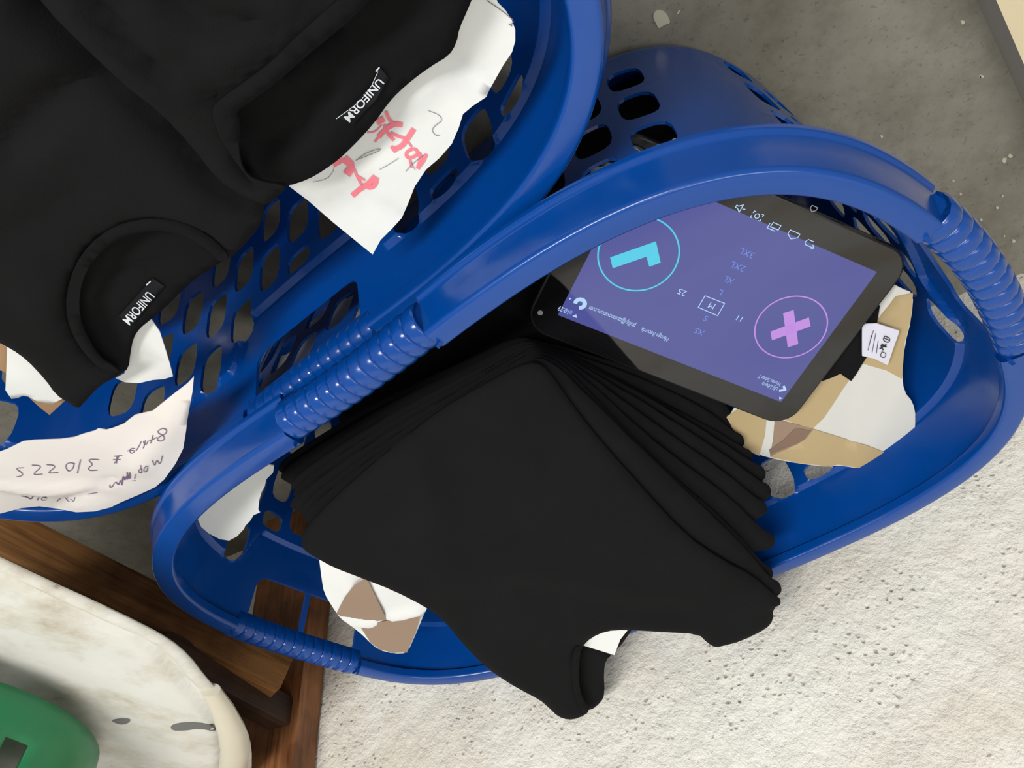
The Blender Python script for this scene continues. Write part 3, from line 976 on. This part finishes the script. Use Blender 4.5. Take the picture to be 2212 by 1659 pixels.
g = tl((1253, 655)); 
tstroke('profile_badge', [(.0030, [(g[0] + .0034 * math.cos(a), g[1] + .0034 * math.sin(a)) for a in np.linspace(-.2, 4.3, 22)], False)], M_WHITE)
def tri(p, s): 
    a = tl(p); return [(a[0] - s, a[1] + s * .7), (a[0] + s, a[1] + s * .7), (a[0], a[1] - s * .7)]
tpoly('status_icon', [tri((1231, 645), .0011)], M_WHITE)
tpoly('status_icon', [[(x, 2 * tl((1243, 681))[1] - y) for x, y in tri((1243, 681), .0019)]], M_WHITE)
a = tl((1233, 674)); tpoly('status_icon', [[(a[0] - .0011, a[1] - .0016), (a[0] + .0011, a[1] - .0016), (a[0] + .0011, a[1] + .0016), (a[0] - .0011, a[1] + .0016)]], M_DIM)
tpoly('status_icon', [tri((1685, 860), .0016)], M_WHITE)
a = tl((1693, 840)); tstroke('back_arrow', [(.0018, [(a[0] + .0022, a[1] - .0024), (a[0] - .0012, a[1]), (a[0] + .0016, a[1] + .0022)], False)], M_WHITE)
a = tl((1750, 526)); tstroke('navigation_icon', [(.0006, [(a[0] + .003, a[1] + .0022), (a[0] + .0040, a[1]), (a[0] + .003, a[1] - .0018), (a[0] - .0036, a[1] - .0018)], False), (.0006, [(a[0] - .0020, a[1] - .0034), (a[0] - .0038, a[1] - .0018), (a[0] - .0020, a[1])], False), (.0006, [(a[0] + .003, a[1] + .0022), (a[0] - .001, a[1] + .0022)], False)], M_WHITE)
a = tl((1713, 507)); tstroke('navigation_icon', [(.0006, [(a[0] - .0038, a[1] + .0024), (a[0] + .0038, a[1] + .0024), (a[0] + .0038, a[1] - .0006), (a[0], a[1] - .0030), (a[0] - .0038, a[1] - .0006)], True)], M_WHITE)
a = tl((1673, 488)); tstroke('navigation_icon', [(.0006, [(a[0] - .0036, a[1] - .0014), (a[0] + .0024, a[1] - .0014), (a[0] + .0024, a[1] + .0020), (a[0] - .0036, a[1] + .0020)], True), (.0006, [(a[0] - .002, a[1] - .0030), (a[0] + .0040, a[1] - .0030), (a[0] + .0040, a[1] + .0006)], False)], M_WHITE)
a = tl((1635, 466)); tstroke('navigation_icon', [(.0006, circ(a, .0016, 14), True)] + [(.0006, [(a[0] + sx * .0036, a[1] + sy * .0010), (a[0] + sx * .0036, a[1] + sy * .0024), (a[0] + sx * .0024, a[1] + sy * .0024)], False) for sx in (-1, 1) for sy in (-1, 1)], M_WHITE)
a = tl((1597, 448)); tstroke('navigation_icon', [(.0006, [(a[0] + .0026, a[1] - .0008), (a[0] + .0010, a[1] - .0008), (a[0] - .0014, a[1] - .0028), (a[0] - .0014, a[1] + .0028), (a[0] + .0010, a[1] + .0008), (a[0] + .0026, a[1] + .0008)], True), (.0006, [(a[0] - .0024, a[1]), (a[0] - .0040, a[1] + .0006)], False)], M_WHITE)
M_MARK = mat('bezel_print', (.35, .33, .3), .4)
a = tl((1757, 450)); tstroke('home_mark', [(.0005, [(a[0] - .0022, a[1] + .0016), (a[0] + .0022, a[1] + .0016), (a[0] + .0022, a[1] - .0006), (a[0], a[1] - .0022), (a[0] - .0022, a[1] - .0006)], True)], M_MARK, tab_root)
M_LENS = mat('lens_grey', (.30, .29, .27), .25)
a = tl((1167, 675)); tpoly('camera_lens', [circ(a, .0020, 24)], M_LENS, tab_root, .0005)

# ---------------------------------------------------------------- shirts and papers in the basket at the photo's left
def S1(x, y):
    u, v = uv1(x, y)
    return .290 - .22 * np.maximum(0, v + .06) - .55 * np.maximum(0, u - .10) ** 1.3

shirtA = [(-230, -60), (-60, -110), (120, -10), (210, 60), (290, 130), (370, 200), (440, 260), (490, 320), (530, 370), (560, 410), (574, 436), (566, 478), (552, 498), (520, 535), (492, 560),
          (468, 530), (420, 497), (372, 480), (325, 478), (272, 486), (222, 512), (182, 552), (158, 600), (148, 660), (160, 712), (186, 756), (222, 792), (270, 800), (245, 815), (220, 828), (200, 848), (182, 868), (170, 880), (150, 868), (122, 850), (100, 818), (60, 775), (25, 750), (-30, 722), (-200, 610)]
ra = empty('black_tshirt', onto([(250, 450)], S1)[0])
tag(ra, 'black T-shirt with round neck and flat woven label, beside the handwritten note', 't-shirt')
trench = [(90, 20), (180, 110), (270, 190), (340, 245), (410, 320), (470, 395), (540, 445)]
sheet('body', shirtA, S1, .009, M_BLACK, ra, .006, 1, creases=[(trench, -.013, .006), ([(0, 330), (70, 270), (150, 200), (215, 190)], -.008, .006), ([(20, 520), (90, 470), (160, 430)], -.003, .010), ([(250, 300), (330, 350), (420, 430)], .003, .010), ([(60, 60), (200, 150), (310, 240)], -.005, .005), ([(20, 260), (80, 210), (170, 175)], -.003, .008), ([(30, 300), (110, 330)], .002, .01), ([(50, 560), (80, 640), (110, 740)], .002, .012)], wrinkle=.0007, seed=8)
nbA = sheet('neck_back', [(140, 660), (155, 590), (215, 510), (320, 470), (430, 495), (492, 556), (455, 580), (420, 602), (385, 635), (352, 668), (325, 690), (302, 708), (288, 730), (281, 765), (278, 795), (262, 806), (222, 800), (170, 745)], lambda x, y: S1(x, y) - .011, .004, M_BLACK2, ra, .006, 1,
      creases=[([(230, 590), (290, 578), (340, 575)], -.003, .004), ([(200, 640), (260, 650), (300, 620)], .002, .006), ([(220, 700), (250, 750)], -.002, .006)], wrinkle=.0006, seed=4)
sheet('collar', [(498, 556), (470, 522), (421, 490), (372, 474), (322, 471), (268, 480), (216, 507), (175, 549), (151, 600), (141, 662), (154, 716), (182, 762), (220, 798), (262, 806), (246, 790), (222, 776), (200, 748), (178, 706), (170, 660), (177, 606), (200, 562), (236, 527), (280, 505), (328, 497), (368, 499), (412, 513), (452, 540), (478, 568)], lambda x, y: S1(x, y) + .0022, .005, M_BLACK2, ra, .005, 1)
S1a = SURF[nbA.name]
lbA = sheet('brand_label', [(331, 600), (355, 617), (288, 698), (257, 682)], lambda x, y: S1a(x, y) + .0012, .0012, M_LABEL, ra, .004, 0, round_edge=False)
def label_text(body, base0, rvec, uvec, S, lift, parent):
    Vt, Ft = text_mesh(body, .012)
    x0 = Vt[:, 0].min(); w = Vt[:, 0].max() - x0
    P = np.array([np.array(base0) + np.array(rvec) * (x - x0) / w + np.array(uvec) * y / .70 for x, y, z in Vt])
    q = onto(P, S); q[:, 2] += lift
    mk('lettering', q, Ft, M_LETTER, parent, smooth=False)
label_text('UNIFORM', (320, 624), (-54, 62), (16, 13), S1a, .0017, lbA)
strokes('stitch', [(2.4, [(317, 612), (327, 603)])], S1a, .0017, M_LETTER, lbA)

shirtB = [(-40, -170), (100, 15), (190, 105), (275, 185), (345, 238), (415, 312), (470, 385), (520, 418), (570, 440), (585, 436), (612, 410), (622, 398), (596, 396), (565, 391), (535, 378), (519, 350), (516, 300), (520, 262), (510, 240), (545, 215), (600, 175), (655, 125), (710, 80), (770, 30), (850, -60), (840, -180), (400, -260)]
rb = empty('black_tshirt', onto([(600, 150)], S1)[0])
tag(rb, 'black T-shirt with slanting woven label lying on the paper with pink writing', 't-shirt')
def S1b(x, y): return S1(x, y) + .014
sheet('body', shirtB, S1b, .009, M_BLACK, rb, .006, 1, creases=[([(700, -10), (620, 90), (560, 150), (470, 212), (454, 228)], -.0035, .0028), ([(380, 10), (420, 45), (480, 60), (560, 55)], -.008, .005), ([(210, 10), (260, 80), (320, 150), (345, 168)], -.008, .005), ([(150, 20), (240, 120), (330, 205)], .003, .007), ([(452, 225), (455, 255), (490, 320), (548, 405)], -.0025, .003), ([(600, 20), (540, 90), (470, 150)], .003, .008), ([(400, 130), (440, 180), (450, 215)], -.003, .006)], wrinkle=.0006, seed=12)
nbB = sheet('neck_back', [(508, 240), (545, 212), (600, 172), (655, 122), (710, 78), (770, 28), (830, -40), (850, -110), (1000, -110), (1030, -30), (1010, 20), (992, 60), (986, 92), (970, 118), (930, 142), (892, 170), (862, 196), (838, 222), (815, 255), (790, 285), (764, 312), (735, 340), (700, 366), (665, 386), (622, 400), (575, 398), (530, 380), (510, 345), (506, 290)], lambda x, y: S1(x, y) - .006, .007, M_BLACK2, rb, .006, 1,
      creases=[([(540, 330), (600, 310), (650, 280), (700, 205)], -.006, .005), ([(530, 260), (600, 245), (690, 170)], -.004, .006), ([(600, 180), (680, 160), (760, 110)], .004, .008), ([(640, 330), (700, 300), (735, 250)], .003, .005), ([(700, 130), (800, 60), (900, 10)], -.003, .007), ([(850, 170), (900, 130), (960, 100)], -.002, .004)], wrinkle=.0008, seed=6)
S1c = SURF[nbB.name]
sheet('collar', [(508, 240), (545, 212), (600, 172), (655, 122), (710, 78), (770, 28), (820, -30), (760, -30), (712, 15), (640, 78), (585, 135), (530, 175), (478, 212), (459, 230), (462, 262), (480, 305), (512, 352), (548, 398), (585, 410), (618, 402), (596, 396), (565, 391), (535, 378), (519, 350), (514, 300), (518, 262)], lambda x, y: S1b(x, y) + .0022, .005, M_BLACK2, rb, .005, 1)
lbB = sheet('brand_label', [(822, 146), (840, 168), (812, 214), (762, 268), (732, 252), (768, 222), (800, 188)], lambda x, y: S1c(x, y) + .0014, .0014, M_LABEL, rb, .004, 0, round_edge=False)
label_text('UNIFORM', (818, 164), (-75, 85), (13, 11.5), S1c, .0019, lbB)
strokes('stitch', [(1.2, [(817, 150), (800, 188), (775, 218), (727, 252)]), (3, [(812, 150), (820, 141)])], S1c, .0019, M_LETTER, lbB)
# lower part of both piles
for px, lab in (([(-120, 40), (60, 60), (380, 330), (430, 480), (250, 700), (80, 680), (-120, 560)], 'dark bundle of folded shirts under the round-necked black shirt'), ([(100, -120), (400, -200), (800, -130), (880, 60), (700, 280), (560, 360), (400, 260)], 'dark bundle of folded shirts under the shirt with the slanting label')):
    o = sheet('shirt_bundle', px, lambda x, y: S1(x, y) - .018, .225, M_BLACK, None, .02, 1)
    tag(o, lab, 'shirts')

def S_pk(x, y):
    u, v = uv1(x, y)
    return .252 - .16 * np.maximum(0, v + .02) + .0035 * wob(x, y, 34, 2)
pk = sheet('paper_sheet', [(625, 402), (650, 330), (760, 220), (860, 120), (930, 60), (960, 0), (985, -40), (1060, -40), (1075, 5), (1092, 22), (1106, 44), (1113, 64), (1113, 88), (1106, 112), (1086, 142), (1058, 192), (1050, 209), (1020, 229), (1000, 246), (991, 275), (976, 310), (950, 340), (920, 366), (896, 402), (881, 440), (868, 470), (848, 492), (822, 518), (805, 549), (790, 537), (720, 480), (665, 432)], S_pk, .0006, M_PAPER, None, .006, 0,
           creases=[([(730, 390), (800, 450), (870, 480)], -.003, .006), ([(830, 240), (930, 150), (990, 110)], .004, .010), ([(960, 120), (1010, 160), (1050, 200)], -.004, .006)], wrinkle=.0012, seed=5, round_edge=False, step=7)
tag(pk, 'white paper sheet with pink marker writing, under the shirt with the slanting label', 'paper')
def z5(w, L): return (w / 4.047, [(620 + x / 4.047, 150 + y / 4.047) for x, y in L])
def S_pkT(x, y):
    return S_pk(x, y)
def surf(S, creases=(), wrinkle=0, seed=0):
    cl = [(onto(c[0], S)[:, :2], c[1], c[2]) for c in creases]
    def T(x, y):
        z = S(x, y)
        q = np.stack([x, y], 1)
        for L, amp, sig in cl: z = z + amp * np.exp(-(segdist(q, L) / sig) ** 2)
        return z + wrinkle * wob(x, y, 55, seed) + wrinkle * .5 * wob(x, y, 120, seed + 5)
    return T
T_pk = surf(S_pk, [([(730, 390), (800, 450), (870, 480)], -.003, .006), ([(830, 240), (930, 150), (990, 110)], .004, .010), ([(960, 120), (1010, 160), (1050, 200)], -.004, .006)], .0012, 5)
strokes('lettering', [z5(30, [(865, 365), (890, 430), (930, 470)]), z5(44, [(800, 590), (870, 510), (950, 470), (1010, 482)]), z5(20, [(768, 632), (800, 590), (830, 560)]), z5(30, [(850, 480), (880, 560), (935, 615)]), z5(13, [(700, 548), (770, 545), (830, 480)]), z5(50, [(785, 462), (850, 428)]),
                           z5(46, [(1108, 515), (1060, 590), (1000, 672), (930, 695)]), z5(28, [(905, 550), (970, 580), (1040, 600)]), z5(20, [(1050, 620), (1090, 672)]), z5(32, [(912, 668), (950, 718)]),
                           z5(28, [(1095, 690), (1040, 720), (1045, 768), (1100, 770), (1150, 725), (1120, 690), (1085, 692)]), z5(36, [(1150, 720), (1172, 780), (1142, 866)]), z5(30, [(1218, 735), (1192, 800), (1150, 850)]), z5(22, [(1072, 778), (1090, 855)]),
                           z5(85, [(395, 815), (485, 765)]), z5(70, [(500, 775), (575, 840), (520, 915)]), z5(22, [(590, 870), (610, 930), (650, 1000)]), z5(20, [(620, 930), (680, 965)]),
                           z5(46, [(570, 1100), (640, 1040), (720, 990), (770, 930)]), z5(40, [(690, 1010), (730, 1035), (775, 1000), (782, 940)])], T_pk, .0005, M_PINK, pk)
strokes('lettering', [z5(5, [(1235, 355), (1330, 390), (1360, 440), (1300, 480), (1265, 520), (1290, 570), (1335, 575)]), z5(5, [(600, 790), (700, 750), (820, 700), (815, 682), (680, 730), (610, 790)]), z5(4, [(810, 870), (900, 820), (975, 770)]), z5(5, [(1040, 885), (1100, 815), (1200, 740)]), z5(4, [(1085, 800), (1118, 872)]), z5(4, [(230, 980), (350, 955), (405, 890), (415, 840)]),
                           (2.2, [(1052, 0), (1085, 22), (1108, 42)]), (1.8, [(1110, 45), (1102, 54)]), (2.4, [(1099, 51), (1106, 55)])], T_pk, .0006, M_PENCIL, pk)

def S_scr(x, y): return .236 + .002 * wob(x, y, 30, 6)
o = sheet('paper_scrap', [(240, 720), (300, 660), (326, 688), (345, 715), (358, 755), (367, 785), (374, 812), (355, 818), (330, 820), (300, 827), (270, 825), (250, 816), (270, 805)], lambda x, y: S1(x, y) - .017, .0007, M_PAPER, None, .006, 0, wrinkle=.0006, round_edge=False)
tag(o, 'white torn paper triangle poking out beside the neck label of the round-necked shirt', 'paper')
o = sheet('paper_scrap', [(16, 742), (60, 760), (130, 830), (140, 858), (124, 866), (112, 872), (80, 866), (62, 856), (50, 854), (38, 859), (25, 861), (12, 842), (14, 800), (15, 765)], lambda x, y: S1(x, y) - .013, .0007, M_PAPER, None, .006, 0, wrinkle=.0006, round_edge=False)
tag(o, 'white torn paper piece below the shoulder of the round-necked shirt, over the cardboard', 'paper')
o = sheet('cardboard_piece', [(-20, 700), (60, 760), (120, 820), (142, 862), (108, 894), (90, 880), (70, 862), (10, 800), (-20, 790)], lambda x, y: S1(x, y) - .018, .0022, M_CARD, None, .006, 0, round_edge=False)
tag(o, 'brown cardboard corner under the torn paper below the round-necked shirt', 'cardboard')

# handwritten note over the rim
def S_nt(x, y):
    u, v = uv1(x, y)
    return .240 + .0035 * wob(x, y, 30, 9) + .0
ntc = [([(-10, 1050), (100, 1060), (230, 1052)], .004, .005), ([(130, 1090), (200, 1060), (240, 1040)], -.003, .004), ([(395, 860), (360, 930), (300, 1010)], .003, .010)]
note = [(-25, 985), (15, 970), (50, 953), (75, 950), (130, 948), (160, 944), (180, 937), (205, 930), (213, 925), (230, 928), (245, 924), (268, 915), (280, 905), (292, 896), (330, 887), (345, 875), (370, 855), (392, 838), (405, 828), (419, 813), (416, 845), (405, 905), (402, 930), (396, 968), (380, 1000), (355, 1035), (335, 1052), (300, 1068), (262, 1084), (240, 1095), (205, 1104), (165, 1106), (125, 1098), (85, 1093), (45, 1097), (0, 1109), (-25, 1112)]
nt_o = sheet('handwritten_note', note, S_nt, .0006, M_NOTE, None, .006, 0, creases=ntc, wrinkle=.0008, seed=1, round_edge=False, step=7)
tag(nt_o, 'white handwritten note strip draped over the basket rim at the left edge of the photo', 'paper')
T_nt = surf(S_nt, ntc, .0008, 1)
def z3(w, L): return (w / 4.609, [(x / 4.609, 800 + y / 4.609) for x, y in L])
strokes('lettering', [z3(8, L) for L in (
    [(985, 885), (900, 880), (880, 892), (930, 935), (880, 962), (885, 995), (970, 990)], [(802, 882), (770, 1020)], [(745, 925), (700, 913), (655, 930), (660, 980), (690, 1005), (730, 970), (738, 920)],
    [(580, 1012), (490, 1020), (487, 1005), (545, 965), (540, 940), (465, 935)], [(422, 1028), (340, 1036), (342, 1015), (405, 965), (395, 943), (318, 938)], [(165, 1056), (225, 1046), (222, 1015), (170, 985), (168, 968), (235, 965)],
    [(1135, 852), (1215, 845)], [(1125, 886), (1200, 884)], [(1165, 850), (1160, 922)], [(1190, 842), (1140, 922)],
    [(1575, 600), (1605, 575), (1650, 578), (1662, 605), (1640, 635), (1590, 655), (1562, 678), (1575, 700), (1615, 700), (1640, 675), (1625, 645), (1580, 625), (1570, 600)], [(1522, 640), (1515, 680), (1498, 724)], [(1478, 700), (1520, 685), (1562, 662)],
    [(1472, 700), (1462, 730), (1438, 738), (1428, 700)], [(1448, 690), (1440, 735), (1424, 772)], [(1408, 700), (1385, 750), (1352, 800)], [(1345, 775), (1310, 770), (1290, 790), (1300, 822), (1330, 818), (1342, 795), (1300, 790), (1268, 800)],
    [(1618, 845), (1595, 940), (1560, 880), (1542, 955), (1515, 890)], [(1478, 948), (1440, 958), (1428, 1000), (1460, 1012), (1472, 960)], [(1405, 975), (1380, 990), (1385, 1015), (1415, 1020), (1400, 940)], [(1350, 1030), (1340, 1075)], [(1325, 1090), (1322, 1100)], [(1345, 1088), (1343, 1098)],
    [(875, 1228), (970, 1212)], [(748, 1248), (735, 1310), (705, 1268), (690, 1310), (650, 1260)], [(600, 1268), (568, 1302)], [(470, 1268), (420, 1258), (410, 1290), (460, 1286)], [(385, 1258), (370, 1292)], [(325, 1248), (312, 1282), (270, 1256), (212, 1246)])] +
    [z3(13, L) for L in ([(1290, 1012), (1300, 1085), (1268, 1030), (1242, 1100), (1228, 1035), (1212, 1140)], [(1265, 1010), (1280, 1085), (1250, 1060)], [(1200, 1090), (1182, 1142), (1152, 1100), (1120, 1152), (1090, 1166), (1102, 1108)])],
    T_nt, .0005, M_PEN, nt_o)

# ---------------------------------------------------------------- wooden frame
fr = empty('wooden_frame', (.30, .86, 0))
tag(fr, 'varnished wooden frame with a rail and an upright leg against the white wall', 'furniture')
def beam(name, a, b, wdt, hgt, m, par, bev=.003):
    """a bar from a to b with its own width and height, edges eased; built along its own x axis"""
    a, b = np.array(a, float), np.array(b, float)
    d = b - a; L = np.linalg.norm(d)
    bm = bmesh.new()
    bmesh.ops.create_cube(bm, size=1)
    bmesh.ops.scale(bm, vec=(L, wdt, hgt), verts=bm.verts)
    bmesh.ops.bevel(bm, geom=bm.edges[:], offset=bev, segments=2, profile=.6, affect='EDGES')
    me = bpy.data.meshes.new(name)
    bm.to_mesh(me); bm.free()
    me.polygons.foreach_set('use_smooth', [True] * len(me.polygons)); me.set_sharp_from_angle(angle=math.radians(35))
    me.materials.append(m)
    o = bpy.data.objects.new(name, me); C.objects.link(o)
    o.parent = par
    o.rotation_mode = 'QUATERNION'
    o.rotation_quaternion = Vector(d).to_track_quat('X', 'Z')
    o.location = Vector((a + b) / 2) - Vector(par.location)
    return o
def wallpt(px):
    r = rays([px])[0]
    t = (WP @ WN) / (r[:2] @ WN)
    return r * t + np.array([0, 0, CAM_Z])
pr_ = wallpt((703, 1465)); pl_ = wallpt((565, 1545))
cxy = (pr_[:2] + pl_[:2]) / 2 - WN * .022
wleg = np.linalg.norm(pr_[:2] - pl_[:2])
V = MB(); V.box((cxy[0], cxy[1], .35), (wleg, .036, .70), WA)
leg = mk('leg', V.v, V.f, M_WOOD_LEG, fr, smooth=False)
ra0 = onto([(-160, 1097)], .13)[0]; rb0 = onto([(600, 1470)], .235)[0]
beam('rail', ra0, rb0, .062, .045, M_WOOD, fr)
M_SHADEDW = wood('shaded_wood', (.075, .040, .026), (.035, .018, .012), (2, 30, 30))
beam('rail_shaded_side', onto([(340, 1400)], .235)[0], onto([(618, 1548)], .264)[0], .030, .030, M_SHADEDW, fr)  # added beam standing in for the rail's shaded side, shade put into its colour

# ---------------------------------------------------------------- white cover and green tub, lower left
def dpix(line):
    L = np.asarray(line, float)
    return L
edge_px = [(-60, 1178), (0, 1205), (100, 1253), (200, 1298), (300, 1345), (368, 1382), (410, 1418), (440, 1458), (470, 1492), (500, 1525), (525, 1560), (540, 1595), (545, 1640), (540, 1700)]
S_c0 = lambda x, y: x * 0 + .325
EL = onto(edge_px, .325)[:, :2]
def S_cov(x, y):
    q = np.stack([x, y], 1)
    d = segdist(q, EL)
    return .325 + .004 - .014 * sstep(d, .006, .027) + .006 * sstep(d, .027, .031) - .10 * np.maximum(0, .010 - d) - .012 * sstep(d, .05, .16) + .0012 * wob(x, y, 40, 3)
def cover_mat():
    m = mat('stained_white_vinyl', (.72, .72, .68), .55, .35)
    N, L, b = nt(m)
    n = noise(m, 11, 6, .68)
    r = ramp(m, n.outputs[0], [(.28, (.36, .30, .22)), (.42, (.54, .52, .46)), (.52, (.62, .62, .585)), (.8, (.67, .67, .635))])
    n2 = noise(m, 24, 4, .6)
    r2 = ramp(m, n2.outputs[0], [(.25, (.25, .25, .25)), (.33, (1, 1, 1))])
    c = mix(m, .85, r.outputs[0], r2.outputs[0], 'MULTIPLY')
    L.new(c, b.inputs['Base Color'])
    n3 = noise(m, 120, 3)
    bump(m, n3.outputs[0], .2, .001)
    return m
M_COVER = cover_mat()
cov = empty('vinyl_cover', onto([(200, 1500)], .325)[0])
tag(cov, 'stained white vinyl cover with a rounded raised edge over the wooden rail, bottom left', 'cover')
sheet('sheet', edge_px + [(450, 1760), (-80, 1760)], S_cov, .006, M_COVER, cov, .007, 1)
sheet('padding', [(x - 48, y + 62) for x, y in edge_px] + [(400, 1800), (-80, 1780)], lambda x, y: S_cov(x, y) - .008, .055, M_COVER, cov, .012, 1)
sheet('seat_board', [(x - 70, y + 95) for x, y in edge_px] + [(360, 1830), (-120, 1830)], lambda x, y: x * 0 + .262, .022, M_WOOD, fr, .02, 1)
lg = onto([(-150, 1300)], .13)[0]
V_ = MB(); V_.box((lg[0], lg[1], .125), (.05, .04, .25), WA)
mk('leg', V_.v, V_.f, M_WOOD_LEG, fr, smooth=False)
M_SCUFF = mat('dark_scuff', (.13, .13, .13), .7)
mbp = [[(368, 1568), (385, 1562), (410, 1560), (440, 1562), (466, 1570), (466, 1580), (430, 1573), (400, 1578), (372, 1578)], [(240, 1556), (260, 1552), (282, 1553), (280, 1560), (266, 1565), (250, 1562)]]
for pxs in mbp:
    sheet('scuff', pxs, lambda x, y: S_cov(x, y) + .0006, .0006, M_SCUFF, cov, .006, 1, round_edge=False)
# rolled end
q = onto([(455, 1490), (480, 1530), (500, 1575), (508, 1620), (503, 1665), (494, 1720)], .328)
V, F = [], []
K = 12
rad = [.008, .010, .0125, .0135, .013, .013]
for i, c in enumerate(q):
    t = q[min(i + 1, len(q) - 1)] - q[max(i - 1, 0)]
    t /= np.linalg.norm(t)
    n1 = np.cross(t, [0, 0, 1]); n1 /= np.linalg.norm(n1); n2 = np.cross(n1, t)
    for k in range(K):
        a = 2 * math.pi * k / K
        V.append(c + rad[i] * (math.cos(a) * n1 + math.sin(a) * n2 * .7))
for i in range(len(q) - 1):
    F += [[i * K + k, i * K + (k + 1) % K, (i + 1) * K + (k + 1) % K, (i + 1) * K + k] for k in range(K)]
F += [list(range(K)), [(len(q) - 1) * K + k for k in range(K)]]
M_ROLL = paper('rolled_vinyl_edge', (.60, .56, .46))
mk('rolled_edge', V, F, M_ROLL, cov)

# green slotted tub, upside down on the cover
gp_ = onto([(0, 1513), (60, 1527), (115, 1556), (160, 1593), (192, 1626), (215, 1659)], .341)[:, :2]
sol = np.linalg.lstsq(np.column_stack([2 * gp_, np.ones(len(gp_))]), (gp_ ** 2).sum(1), rcond=None)[0]
gc = sol[:2]; GR = float(math.sqrt(sol[2] + gc @ gc))
gs_ = onto([(57, 1632)], .376)[0][:2] - gc
GA = math.atan2(gs_[1], gs_[0]); GS = float(np.hypot(*gs_)) / GR
gt = empty('green_basket', (gc[0], gc[1], .329), GA - math.radians(11.25))
tag(gt, 'green plastic basket with dark slots, its rounded edge cut by the bottom left corner', 'basket')
prof = [(1.0, 0), (1.0, .010), (.992, .020), (.982, .028), (.972, .034), (.950, .052), (.925, .070), (.90, .080), (.86, .087), (.78, .091), (.55, .093), (.25, .094), (.02, .094)]
NS = 96
def slot(k, j):
    return (k % 8) in (2, 3) and j in (4, 5)
V, F = [], []
for r_, z_ in prof:
    for k in range(NS):
        a = 2 * math.pi * k / NS
        V.append((GR * r_ * math.cos(a), GR * r_ * math.sin(a), z_))
n = len(V)
for j in range(len(prof) - 1):
    for k in range(NS):
        if slot(k, j): continue
        F.append((j * NS + k, j * NS + (k + 1) % NS, (j + 1) * NS + (k + 1) % NS, (j + 1) * NS + k))
F.append([(len(prof) - 1) * NS + k for k in range(NS)])
g_o = mk('shell', V, F, M_GREEN, gt, local=True, sharp=45)
md = g_o.modifiers.new('thickness', 'SOLIDIFY'); md.thickness = .003; md.offset = -1

# cream board at the top right
b0 = onto([(2110, 0), (2212, 226)], 0.0)
d = b0[1] - b0[0]; d /= np.linalg.norm(d); nb = np.array([d[1], -d[0], 0]);
if nb[0] > 0: nb = -nb
best = min(np.arange(.005, .12, .001), key=lambda z: abs(px_of([b0[0] + np.array([0, 0, z])])[0][0] - 2152 - (px_of([b0[0] + np.array([0, 0, z])])[0][1]) * (60 / 139.)))
M_CREAM = paper('cream_board', (.62, .53, .36), .2)
M_GREYP = paper('grey_board_side', (.40, .385, .36), .2)
A0, A1 = b0[0] - d * .35, b0[0] + d * .22
bd = empty('cream_board', tuple((A0 + A1) / 2 + nb * .08))
tag(bd, 'cream board with a grey side face lying on the concrete floor, top right corner', 'board')
Wb = .16
V = [A0, A1, A1 + nb * Wb, A0 + nb * Wb]
V = [v + np.array([0, 0, z]) for z in (0, best) for v in V]
o = mk('panel', V, [(0, 1, 2, 3), (4, 7, 6, 5), (0, 4, 5, 1), (1, 5, 6, 2), (2, 6, 7, 3), (3, 7, 4, 0)], M_CREAM, bd, smooth=False)
o.data.materials.append(M_GREYP)
for p_ in o.data.polygons:
    if abs(p_.normal.z) < .5: p_.material_index = 1
